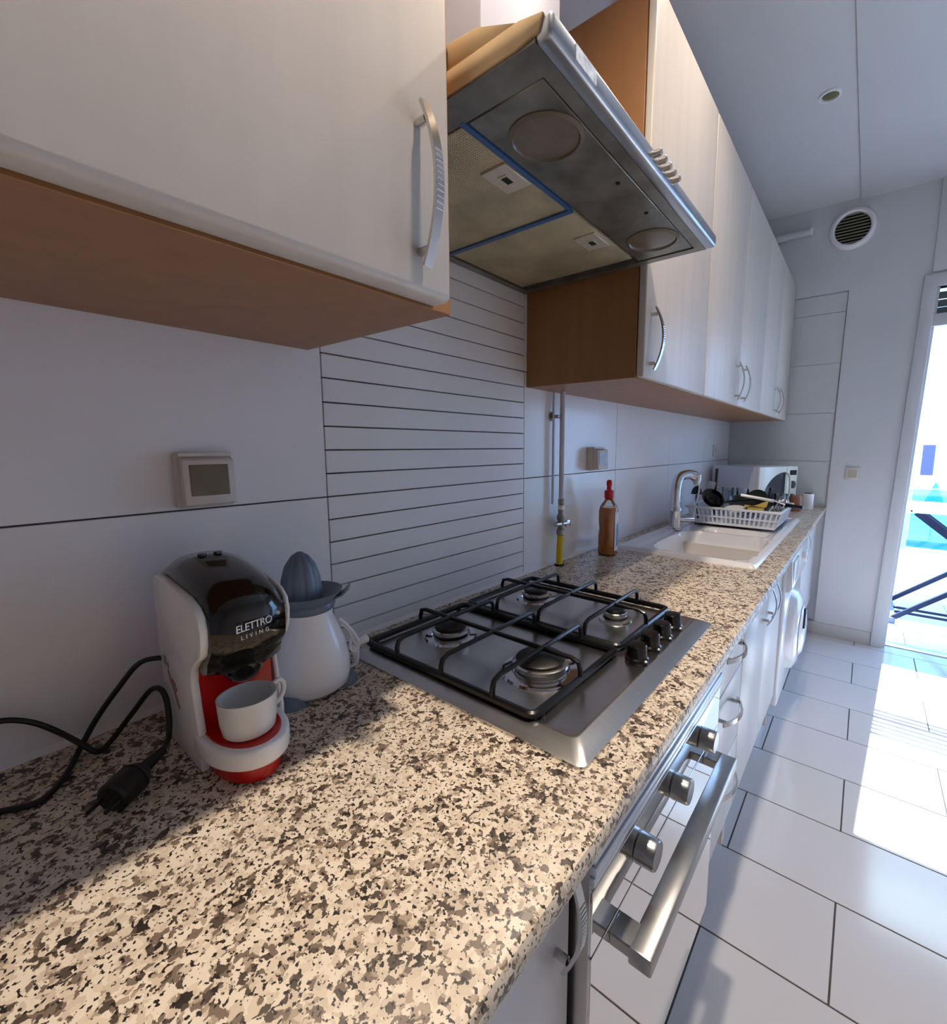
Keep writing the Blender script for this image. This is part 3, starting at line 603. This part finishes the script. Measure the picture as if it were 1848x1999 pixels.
obj('cord', B().tube([(JX + 0.026, JY + 0.040, ZC + 0.118), (JX + 0.02, JY + 0.058, ZC + 0.100), (JX + 0.016, JY + 0.078, ZC + 0.070), (JX + 0.012, JY + 0.083, ZC + 0.050), (JX + 0.015, JY + 0.078, ZC + 0.020), (JX + 0.005, JY + 0.064, ZC + 0.012)], 0.0024, 8, sub=5)
    .tube([(JX + 0.022, JY + 0.046, ZC + 0.105), (JX + 0.012, JY + 0.066, ZC + 0.085), (JX + 0.010, JY + 0.078, ZC + 0.055)], 0.0022, 8, sub=5)
    .tube([(JX + 0.008, JY + 0.074, ZC + 0.066), (JX + 0.014, JY + 0.084, ZC + 0.060), (JX + 0.012, JY + 0.080, ZC + 0.04), (JX + 0.006, JY + 0.072, ZC + 0.046)], 0.0028, 8, True, 4), 'white', t)
obj('plug', B().cyl((JX + 0.008, JY + 0.078, ZC + 0.052), (JX + 0.012, JY + 0.103, ZC + 0.058), 0.006, 0.009, 12, 0.002).cyl((JX + 0.008, JY + 0.079, ZC + 0.050), (JX + 0.006, JY + 0.082, ZC + 0.018), 0.006, 0.005, 10, 0.001), 'white', t)

# ------------------------------------------------------------------ sockets and switch
def socket(label, y0, y1, z0, z1, dep, lid='lid'):
    t = thing('wall_socket', label, 'socket', (0, (y0 + y1) / 2, z0), 'covered wall sockets')
    obj('back_box', B().box(0.0, dep * 0.45, y0, y1, z0, z1, 0.004, 2), 'socket', t)
    b = B(); i = 0.007
    b.prism([(dep * 0.40, z0 + 0.003), (dep, z0 + 0.006), (dep * 0.92, z1 - 0.010), (dep * 0.40, z1 - 0.004)], 'y', y0 + 0.004, y1 - 0.003, 0.003, 2)
    obj('cover_frame', b, 'socket', t)
    f = 0.013; zz0, zz1 = z0 + 0.020, z1 - 0.018
    fx = lambda z: dep + (dep * 0.92 - dep) * (z - z0) / (z1 - z0)
    obj('flap', B().prism([(fx(zz0) - 0.004, zz0), (fx(zz0) + 0.0012, zz0), (fx(zz1) + 0.0012, zz1), (fx(zz1) - 0.004, zz1)], 'y', y0 + f, y1 - f, 0.0008, 1), lid, t)
    obj('hinge', B().box(dep * 0.40, dep * 0.62, y0 + 0.003, y1 - 0.003, z1 - 0.006, z1 + 0.001, 0.001, 1), 'socket', t)
    return t
socket('covered wall socket with a smoky flap above the coffee machine', -0.250, -0.171, 1.218, 1.304, 0.032)
socket('boxed white wall socket with a grey flap above the orange bottle', 1.045, 1.135, 1.222, 1.310, 0.050, mat('grey_flap', (150, 150, 152), 0.25, var=0.2, vs=40))
t = thing('wall_socket', 'small plain wall socket on the tiles above the microwave corner', 'socket', (0.004, 2.86, 1.26), 'covered wall sockets')
obj('plate', B().box(0.0, 0.008, 2.81, 2.90, 1.245, 1.325, 0.002, 1), 'socket', t)
obj('insert', B().cyl((0.007, 2.855, 1.285), (0.0095, 2.855, 1.285), 0.022, n=20), 'beige', t)
t = thing('light_switch', 'beige rocker light switch on the white wall beside the balcony door', 'switch', (0.776, YF - 0.012, 1.09))
obj('plate', B().box(0.738, 0.814, YF - 0.021, YF - 0.012, 1.092, 1.180, 0.003, 2), 'socket', t)
obj('rocker', B().prism([(YF - 0.026, 1.112), (YF - 0.021, 1.162), (YF - 0.016, 1.162), (YF - 0.016, 1.112)], 'x', 0.752, 0.800, 0.001, 1), 'beige', t)

# ------------------------------------------------------------------ gas pipe and bottle
GX, GY = 0.030, 0.822
t = thing('gas_pipe', 'white painted gas pipe with a dark valve and yellow hose on the tiles', 'pipe', (GX, GY, ZC))
obj('pipe', B().cyl((GX, GY, 1.120), (GX, GY, UZ0 + 0.002), 0.0085, n=14).cyl((0.012, GY - 0.026, 1.12), (0.012, GY - 0.026, UZ0 + 0.002), 0.004, n=8), 'pipe', t)
obj('pipe_clip', B().lathe([(0.010, 0), (0.015, 0.001), (0.015, 0.004), (0.0, 0.004)], (0.002, GY - 0.022, 1.412), 16, Matrix.Rotation(R(90), 4, 'Y')).box(0.004, GX, GY - 0.026, GY + 0.012, 1.407, 1.417, 0.001, 1), 'brass', t)
obj('connector', B().lathe([(0.0085, 0.122), (0.0105, 0.120), (0.0105, 0.104), (0.009, 0.102), (0.009, 0.088), (0.011, 0.084), (0.009, 0.074), (0.013, 0.066), (0.015, 0.058), (0.013, 0.048), (0.010, 0.044), (0.010, 0.020), (0.014, 0.016), (0.015, 0.0), (0.010, -0.006)][::-1], (GX, GY, 1.015), 16), 'brass', t)
v = obj('valve', B().cyl((GX - 0.002, GY - 0.032, 1.052), (GX + 0.004, GY + 0.040, 1.048), 0.0085, 0.0085, 12, 0.002).box(GX + 0.0, GX + 0.010, GY + 0.022, GY + 0.052, 1.036, 1.060, 0.004, 2), 'satin', t)
obj('valve_tape', B().cyl((GX, GY, 1.100), (GX, GY, 1.114), 0.0112, n=14), 'print', t)
obj('hose', B().tube([(GX, GY, 1.012), (GX - 0.001, GY - 0.003, 0.96), (GX, GY - 0.006, ZC + 0.001)], 0.0115, 12, sub=4), 'yellow', t)
obj('hose_collar', B().lathe([(0.016, 0), (0.0165, 0.004), (0.012, 0.005)], (GX, GY - 0.006, ZC), 18), 'dark', t)

BXX, BYY = 0.088, 1.066
t = thing('detergent_bottle', 'orange washing up liquid bottle with a red cap', 'bottle', (BXX, BYY, ZC))
obj('liquid', B().lathe([(0.0, 0.003), (0.030, 0.003), (0.034, 0.010), (0.034, 0.075), (0.031, 0.10), (0.034, 0.125), (0.034, 0.165), (0.029, 0.181), (0.0, 0.181)], (BXX, BYY, ZC), 32), 'orange', t, 60)
obj('bottle_wall', B().lathe([(0.0, 0.0), (0.033, 0.0), (0.036, 0.008), (0.036, 0.075), (0.033, 0.10), (0.036, 0.125), (0.036, 0.168), (0.031, 0.186), (0.019, 0.204), (0.013, 0.214), (0.0, 0.216)], (BXX, BYY, ZC), 32), 'bottle', t, 60)
obj('cap', B().lathe([(0.016, 0.214), (0.0175, 0.216), (0.0175, 0.242), (0.015, 0.245), (0.009, 0.246), (0.009, 0.262), (0.0105, 0.264), (0.0105, 0.278), (0.006, 0.284), (0.0, 0.285)], (BXX, BYY, ZC), 24), 'capred', t)
lb = B()
def lab(u, v):
    a = R(-22 + 120 * u); z = 0.02 + 0.145 * v; rr_ = 0.0368; return Vector((BXX + rr_ * math.cos(a), BYY + rr_ * math.sin(a), ZC + z))
obj('label', B().grid(lab, 14, 4), 'print', t, 60)
def lab2(u, v):
    a = R(-8 + 80 * u); z = 0.03 + 0.085 * v + 0.012 * math.sin(6 * u); return Vector((BXX + 0.0372 * math.cos(a), BYY + 0.0372 * math.sin(a), ZC + z))
obj('label_print', B().grid(lab2, 10, 6), 'blab', t, 60)

# ------------------------------------------------------------------ microwave, rack and dishes
ang = math.atan2(0.16, 0.40)
MM = Matrix.Translation((0.322, 2.625, ZC)) @ Matrix.Rotation(-ang, 4, 'Z')     # local: +y along the front, -x backwards
MW_, MD_, MH_ = 0.43, 0.325, 0.282
t = thing('microwave_oven', 'white microwave with a dark rounded door window in the far corner', 'microwave', MM.translation)
obj('body', B().box(-MD_, -0.012, 0.0, MW_, 0.008, MH_, 0.006, 2).xf(MM), 'mwave', t)
d = obj('door', B().box(-0.012, 0.008, 0.0, 0.305, 0.008, MH_, 0.006, 2).xf(MM), 'mface', t)
pts = []
for k in range(13): a = R(180 - 90 * k / 12); pts.append((0.285 + 0.245 * math.cos(a), 0.04 + 0.205 * math.sin(a)))
obj('door_window', B().prism([(0.04, 0.035)] + pts + [(0.285, 0.035)], 'x', 0.006, 0.0105, 0.001, 1).xf(MM), 'mglass', d)
cpn = obj('control_panel', B().box(-0.012, 0.008, 0.307, MW_, 0.008, MH_, 0.006, 2).xf(MM), 'mface', t)
obj('display', B().box(0.006, 0.0098, 0.335, 0.415, 0.222, 0.255, 0.002, 1).xf(MM), 'dark', cpn)
for z in (0.16, 0.075): obj('dial', B().lathe([(0.026, 0), (0.024, 0.012), (0.0, 0.013)], (0, 0, 0), 24, Matrix.Rotation(R(90), 4, 'Y')).xf(MM @ Matrix.Translation((0.008, 0.37, z))), 'mglass', cpn)
obj('door_handle', B().tube([(0.008, 0.292, 0.04), (0.028, 0.297, 0.06), (0.034, 0.30, 0.14), (0.028, 0.297, 0.22), (0.008, 0.292, 0.24)], 0.007, 8, sub=4).xf(MM), 'mface', d)
for x in (-0.29, -0.04):
    for y in (0.04, 0.39): obj('foot', B().cyl((x, y, 0), (x, y, 0.010), 0.012, n=12).xf(MM), 'dark', t)

RX0, RX1, RY0, RY1, RZ0, RZ1 = 0.150, 0.530, 1.885, 2.30, ZC + 0.022, ZC + 0.104
t = thing('dish_rack', 'white plastic slatted dish rack full of utensils on the drainboard', 'dish rack', ((RX0 + RX1) / 2, (RY0 + RY1) / 2, ZC + 0.015))
fl_ = 0.022
obj('rim', B().tube([(RX0 - fl_, RY0 - .01, RZ1), (RX1 + fl_, RY0 - .01, RZ1), (RX1 + fl_, RY1 + .01, RZ1), (RX0 - fl_, RY1 + .01, RZ1)], 0.007, 8, True), 'rack', t)
obj('base_tray', frame_rect(B(), RX0, RX1, RY0, RY1, RZ0 - 0.004, RZ0 + 0.012, 0.012, 0.012).box(RX0, RX1, RY0, RY1, RZ0 - 0.004, RZ0), 'rack', t)
sl_ = B(); N = 19
for k in range(N):
    u = (k + 0.5) / N
    for yb, yt in ((RY0 + 0.003, RY0 - .01), (RY1 - 0.003, RY1 + .01)):
        sl_.strip([(RX0 + u * (RX1 - RX0), yb, RZ0), (RX0 - fl_ + u * (RX1 - RX0 + 2 * fl_), yt, RZ1)], (1, 0, 0), 0.009, 0.003)
    for xb, xt in ((RX0 + 0.003, RX0 - fl_), (RX1 - 0.003, RX1 + fl_)):
        sl_.strip([(xb, RY0 + u * (RY1 - RY0), RZ0), (xt, RY0 + u * (RY1 - RY0), RZ1)], (0, 1, 0), 0.009, 0.003)
sl_.box(RX0 - 0.01, RX1 + 0.01, RY0 - 0.008, RY0 - 0.004, (RZ0 + RZ1) / 2 - 0.004, (RZ0 + RZ1) / 2 + 0.004)
tag(obj('slats', sl_, 'rack', t), kind='stuff')
for x in (RX0 + 0.03, RX1 - 0.04):
    for y in (RY0 + 0.02, RY1 - 0.02): obj('foot', B().box(x - 0.012, x + 0.012, y - 0.014, y + 0.006, ZC + 0.006, RZ0 + 0.004, 0.002, 1), 'grey', t)

def utensil(name, label, cat, shaft, r, material, head=None):
    t = thing(name, label, cat, shaft[0], 'utensils drying in the dish rack')
    obj('shaft', B().tube(shaft, r, 8, sub=3), material, t)
    if head: obj('head', head, material, t, 60)
    return t
def spoonhead(c, rx, ry, rz, mtx):
    return B().lathe([(0.0, -1), (0.45, -0.88), (0.8, -0.55), (1.0, 0.0), (0.93, 0.0), (0.74, -0.5), (0.4, -0.8), (0.0, -0.9)], (0, 0, 0), 24).xf(Matrix.Translation(Vector(c)) @ mtx @ Matrix.Diagonal((rx, ry, rz, 1)))
ZR1 = RZ1
utensil('serving_ladle', 'black plastic ladle with a large oval bowl at the left of the dish rack', 'ladle', [(0.27, 2.02, ZR1 + 0.015), (0.34, 2.06, ZR1 + 0.030), (0.44, 2.10, ZR1 + 0.040)], 0.006, 'knob',
        spoonhead((0.225, 2.0, ZR1 + 0.035), 0.062, 0.045, 0.035, Matrix.Rotation(R(35), 4, 'Y') @ Matrix.Rotation(R(65), 4, 'X')))
utensil('slotted_spoon', 'black spoon standing behind the tap at the dish rack edge', 'spoon', [(0.165, 1.96, RZ0 + 0.01), (0.150, 1.965, ZR1 + 0.02), (0.148, 1.97, ZR1 + 0.05)], 0.005, 'knob',
        spoonhead((0.150, 1.965, ZR1 + 0.055), 0.03, 0.014, 0.045, Matrix.Rotation(R(180), 4, 'X')))
utensil('chopping_knife', 'dark handled knife standing upright beside the microwave side', 'knife', [(0.20, 2.12, RZ0 + 0.01), (0.198, 2.12, ZR1 + 0.03), (0.203, 2.12, ZR1 + 0.10), (0.206, 2.12, ZR1 + 0.185)], 0.008, 'knob')
utensil('fish_slice', 'pale grey spatula leaning upright left of the dark handled knife', 'spatula', [(0.175, 2.06, RZ0 + 0.01), (0.182, 2.06, ZR1 + 0.02), (0.186, 2.06, ZR1 + 0.05)], 0.005, 'wipe',
        B().box(-0.018, 0.018, -0.002, 0.002, 0.0, 0.075, 0.0015, 1).xf(Matrix.Translation((0.186, 2.06, ZR1 + 0.045)) @ Matrix.Rotation(R(12), 4, 'Y')))
utensil('white_spatula', 'white spatula lying across the top of the dish rack', 'spatula', [(0.355, 2.00, ZR1 + 0.062), (0.44, 2.01, ZR1 + 0.050), (0.50, 2.02, ZR1 + 0.040)], 0.0075, 'white',
        B().box(-0.03, 0.03, -0.016, 0.016, -0.002, 0.002, 0.0015, 1).xf(Matrix.Translation((0.52, 2.024, ZR1 + 0.036)) @ Matrix.Rotation(R(18), 4, 'Y')))
utensil('black_turner', 'short black utensil handle sticking up in front of the microwave door', 'utensil', [(0.44, 2.245, RZ0 + 0.02), (0.442, 2.25, ZR1 + 0.02), (0.45, 2.255, ZR1 + 0.085)], [0.006] * 6 + [0.009], 'knob')
t = thing('frying_pan', 'black frying pan in the dish rack with its handle over the rim', 'pan', (0.40, 2.12, RZ0 + 0.01))
PM = Matrix.Translation((0.375, 2.12, ZR1 + 0.012)) @ Matrix.Rotation(R(12), 4, 'X') @ Matrix.Rotation(R(6), 4, 'Y')
obj('pan_body', B().lathe([(0.0, -0.03), (0.085, -0.03), (0.10, -0.015), (0.108, 0.008), (0.105, 0.009), (0.097, -0.012), (0.08, -0.026), (0.0, -0.026)], (0, 0, 0), 36).xf(PM), 'enamel', t, 60)
obj('handle', B().tube([(0.478, 2.10, ZR1 + 0.014), (0.52, 2.09, ZR1 + 0.018), (0.62, 2.06, ZR1 + 0.014)], [0.007, 0.007, 0.008, 0.009, 0.0095, 0.009, 0.008], 10, sub=3), 'knob', t)
one('sponge_cloth', B().grid(lambda u, v: Vector((0.385 + 0.10 * u, 1.925 + 0.05 * v, ZR1 + 0.006 + 0.020 * u + 0.007 * math.sin(5 * u + 3 * v) + 0.01 * v)), 12, 6).box(0.40, 0.47, 1.93, 1.97, ZR1 - 0.008, ZR1 + 0.014, 0.004, 2), 'ylw',
    'folded yellow cloth on the front edge of the dish rack', 'cloth', 'utensils drying in the dish rack')
one('saucer', B().lathe([(0.0, 0.0), (0.035, 0.0), (0.06, 0.012), (0.061, 0.014), (0.035, 0.004), (0.0, 0.003)], (0, 0, 0), 30).xf(Matrix.Translation((0.345, 1.945, ZR1 - 0.012)) @ Matrix.Rotation(R(14), 4, 'X') @ Matrix.Scale(0.8, 4)), 'cup',
    'white saucer leaning in the front of the dish rack', 'saucer', 'utensils drying in the dish rack', 60)
gl = [(0.030, 0.0), (0.033, 0.085), (0.0315, 0.085), (0.0285, 0.006), (0.0, 0.006)]
for (x, y, z, tx, lb_) in ((0.235, 2.262, ZR1 - 0.012, 3, 'upturned clear glass nearest the dark handled knife'), (0.31, 2.265, ZR1 - 0.010, -6, 'tilted clear glass in the middle of the dish rack'), (0.50, 2.255, ZR1 - 0.03, 4, 'clear glass in front of the microwave door window')):
    one('drinking_glass', B().lathe(gl, (0, 0, 0), 28).xf(Matrix.Translation((x, y, z)) @ Matrix.Rotation(R(tx), 4, 'X')), 'glass', lb_, 'glass', 'utensils drying in the dish rack', 60)
one('green_bowl', B().lathe([(0.0, 0.0), (0.03, 0.0), (0.055, 0.02), (0.062, 0.045), (0.060, 0.045), (0.052, 0.022), (0.0, 0.006)], (0, 0, 0), 30).xf(Matrix.Translation((0.385, 2.285, ZR1 + 0.008)) @ Matrix.Rotation(R(50), 4, 'X') @ Matrix.Scale(0.8, 4)), mat('dark_green_glaze', (46, 58, 52), 0.25),
    'dark green bowl tilted behind the white spatula', 'bowl', 'utensils drying in the dish rack', 60)
for k, (x, y) in enumerate(((0.505, 2.02), (0.535, 2.035), (0.515, 2.06))):
    t = thing('metal_fork', ('shiny steel fork at the right end of the dish rack', 'shiny steel spoon tip right of the rack fork', 'short steel knife behind the rack fork')[k], ('fork', 'spoon', 'knife')[k], (x, y, RZ0), 'utensils drying in the dish rack')
    obj('shaft', B().tube([(x - 0.01, y, RZ0 + 0.01), (x, y, ZR1), (x + 0.012, y + 0.01, ZR1 + 0.03)], 0.003, 8, sub=3), 'chrome', t)
    obj('tip', spoonhead((x + 0.016, y + 0.012, ZR1 + 0.036), 0.012, 0.008, 0.014, Matrix.Rotation(R(170), 4, 'X')), 'chrome', t, 60)
one('amber_jar', B().lathe([(0.0, 0.0), (0.032, 0.0), (0.036, 0.01), (0.036, 0.085), (0.028, 0.10), (0.0, 0.10)], (0.505, 2.86, ZC), 24), 'terra', 'brownish jar between the microwave and the white canister', 'jar')
t = thing('canister', 'small white canister on the far right end of the worktop', 'canister', (0.556, 3.04, ZC))
obj('body', B().lathe([(0.0, 0.0), (0.033, 0.0), (0.034, 0.002), (0.034, 0.098), (0.032, 0.10), (0.0, 0.10)], (0.556, 3.04, ZC), 28), 'white', t)
obj('lid', B().lathe([(0.024, 0.0), (0.024, 0.006), (0.0, 0.006)], (0.556, 3.04, ZC + 0.100), 24), 'greyprint', t)

# ------------------------------------------------------------------ ceiling and far wall fittings
def downlight(x, y, label, lit, zc=ZCEIL):
    t = thing('downlight', label, 'light', (x, y, zc), 'recessed ceiling downlights')
    obj('bezel', B().lathe([(0.045, 0.0), (0.043, -0.006), (0.034, -0.007), (0.031, -0.002), (0.031, 0.0)], (x, y, zc - 0.0002), 32), 'white', t)
    obj('bulb', B().lathe([(0.0305, -0.0015), (0.02, -0.004), (0.0, -0.005)][::-1], (x, y, zc), 28), 'bulb' if lit else 'dead', t)
    return t
downlight(0.585, 2.120, 'small round recessed ceiling downlight that is switched off', False)
LX, LY = 0.69, -0.05
downlight(LX, LY, 'lit warm recessed ceiling downlight above the hob side', True, ZCEIL - 0.014)
ll = bpy.data.lights.new('downlight_lamp', 'SPOT'); ll.energy = LAMP; ll.color = (1.0, 0.86, 0.71); ll.spot_size = R(138); ll.spot_blend = 1.0; ll.shadow_soft_size = 0.03
lo = bpy.data.objects.new('downlight_lamp', ll); COL.objects.link(lo); lo.location = (LX, LY, ZCEIL - 0.03)
downlight(0.70, 0.92, 'second lit ceiling downlight beside the right wall cabinets', True, ZCEIL - 0.014)
lo2 = bpy.data.objects.new('downlight_lamp', ll.copy()); COL.objects.link(lo2); lo2.location = (0.70, 0.92, ZCEIL - 0.03); lo2.data.energy = LAMP * 0.30

t = thing('wall_vent', 'round louvred air vent high on the far wall', 'vent', (0.655, YF - 0.012, 2.56))
VX, VZ, VY = 0.655, 2.682, YF - 0.012
rot = Matrix.Rotation(R(90), 4, 'X')
obj('vent_ring', B().lathe([(0.092, 0.0), (0.094, 0.020), (0.104, 0.026), (0.120, 0.016), (0.122, 0.0)], (VX, VY, VZ), 48, rot), 'white', t)
obj('vent_void', B().lathe([(0.096, 0.002), (0.0, 0.0025)], (VX, VY, VZ), 40, rot), 'ventbk', t)
for k in range(10):
    z = VZ - 0.083 + 0.0185 * k; hw = math.sqrt(max(0.0, 0.0925 ** 2 - (z - VZ) ** 2))
    obj('slat', B().box(VX - hw, VX + hw, -0.001, 0.001, -0.006, 0.006).xf(Matrix.Translation((0, VY - 0.012, z)) @ Matrix.Rotation(R(-40), 4, 'X')), 'vent', t)
t = thing('trunking_pipe', 'white horizontal pipe stub high on the far wall beside the vent', 'pipe', (0.22, YF - 0.03, 2.69))
obj('pipe', B().cyl((0.02, YF - 0.040, 2.716), (0.436, YF - 0.040, 2.716), 0.022, n=20), 'paint', t)
obj('end_cap', B().cyl((0.430, YF - 0.040, 2.716), (0.444, YF - 0.040, 2.716), 0.024, n=20, bev=0.002), 'white', t)

# ------------------------------------------------------------------ balcony and outside
bf = struct('floor_balcony', B().box(-1.0, 5.0, YF + 0.125, 5.0, -0.14, -0.0025), 'fgrout')
for r in range(6):
    y0 = YF + 0.13 + r * 0.30
    for k in range(5):
        x0 = 0.55 + (0.3 if r % 2 else 0) + k * 0.6
        obj('tile', B().box(x0 + 0.0015, x0 + 0.5985, y0 + 0.0015, min(y0 + 0.2985, 4.98), -0.012, -0.001), 'bfloor', bf)
struct('trim_2', B().box(-1.0, 5.0, 4.80, 4.95, 0.0, 0.36, 0.004).box(-1.0, 5.0, 4.77, 4.98, 0.36, 0.395, 0.006), 'ext')
t = thing('balcony_railing', 'teal tinted glass balcony railing on the white parapet', 'railing', (1.6, 4.87, 0.395))
for x0 in (-0.6, 1.165, 2.93): obj('glass_pane', B().box(x0 + 0.03, x0 + 1.735, 4.868, 4.876, 0.41, 0.935), 'teal', t)
for x in (-0.6, 1.165, 2.93): obj('post', B().box(x - 0.022, x + 0.022, 4.855, 4.890, 0.395, 0.945, 0.003, 1), 'tealfr', t)
obj('top_rail', B().box(-0.9, 4.6, 4.862, 4.882, 0.940, 0.950, 0.002, 1), 'satin', t)
struct('ceiling_balcony', B().box(-1.0, 5.0, YF + 0.13, 4.10, 2.88, 3.05), 'ext')  # unseen overhang, its depth set so the edge cuts off the sun
t = thing('louvred_sunshade', 'grey slatted sunshade hung across the balcony above the door head', 'sunshade', (1.6, 4.6, 2.36))
for k in range(6):
    obj('slat', B().box(0.3, 2.9, -0.010, 0.010, -0.002, 0.002).xf(Matrix.Translation((0, 4.58, 2.345 + 0.040 * k)) @ Matrix.Rotation(R(-5), 4, 'X')), 'louv', t)
for x in (0.3, 2.9): obj('hanger', B().box(x - 0.008, x + 0.008, 4.57, 4.59, 2.33, 2.60), 'louv', t)
obj('support_bar', B().box(0.1, 3.1, 4.575, 4.59, 2.585, 2.60).box(0.1, 0.12, 4.08, 4.60, 2.585, 2.61).box(3.08, 3.1, 4.08, 4.60, 2.585, 2.61).box(0.1, 0.12, 4.06, 4.09, 2.585, 2.90).box(3.08, 3.1, 4.06, 4.09, 2.585, 2.90), 'louv', t)

TY0, TY1, TZ = 3.83, 4.34, 0.842
t = thing('folding_table', 'white topped folding table with dark crossed legs on the balcony', 'table', (1.62, 4.08, 0))
obj('table_top', B().box(1.082, 2.15, TY0 - 0.03, TY1 + 0.03, TZ, TZ + 0.036, 0.006, 2), 'ttop', t)
obj('apron_hole', B().cyl((1.130, TY0 - 0.033, TZ + 0.014), (1.130, TY0 - 0.028, TZ + 0.014), 0.006, n=10), 'dark', t)
for y, nm in ((TY0, 0), (TY1, 1)):
    obj('leg', B().strip([(1.085, y, 0.03), (2.04, y, TZ + 0.002)], (0, 1, 0), 0.026, 0.030), 'navy', t)
    obj('leg', B().strip([(1.165, y + 0.03, TZ + 0.002), (2.12, y + 0.03, 0.03)], (0, 1, 0), 0.026, 0.050), 'navy', t)
obj('foot_cap', B().box(1.060, 1.110, TY0 - 0.03, TY1 + 0.03, 0.0, 0.045, 0.006, 2), 'slate', t)
obj('foot_cap', B().box(2.095, 2.145, TY0 - 0.0, TY1 + 0.06, 0.0, 0.045, 0.006, 2), 'slate', t)
for y in (4.02, 4.14): obj('stretcher', B().cyl((1.10, y, 0.035), (2.10, y, 0.035), 0.010, n=10), 'navy', t)

gd = struct('ground_outside', B().box(-30, 40, 8, 70, -3.3, -3.0), 'ext')
t = thing('neighbouring_house', 'bright white building across the street with one dark window', 'building', (6, 30, -3))
obj('wall', B().box(-14, 30, 28.0, 34.0, -3.0, 9.5), 'ext', t)
wn = obj('window', B().box(2.90, 3.33, 27.93, 28.02, -0.02, 1.38, 0.01, 1), 'bwin', t)
t = thing('garden_pool', 'bright blue pool strip seen through the teal railing glass', 'pool', (5, 24.4, -3))
obj('basin', frame_rect(B(), -4, 16, 21.9, 26.9, -3.0, -2.93, 0.3, 0.3), 'ext', t)
obj('water', B().box(-3.7, 15.7, 22.2, 26.6, -3.0, -2.95), 'pool', t)
t = thing('garden_parasol', 'closed blue parasol in front of the white building', 'parasol', (3.35, 27.2, -3))
obj('canopy', B().lathe([(0.0, 2.72), (0.10, 2.45), (0.26, 1.9), (0.34, 1.5), (0.30, 1.3), (0.0, 1.35)][::-1], (3.42, 27.2, -3), 16, rib=lambda a, z: 1 + 0.15 * math.cos(8 * a)), 'para', t)
obj('pole', B().cyl((3.42, 27.2, -3), (3.42, 27.2, -1.5), 0.03, n=10), 'satin', t)
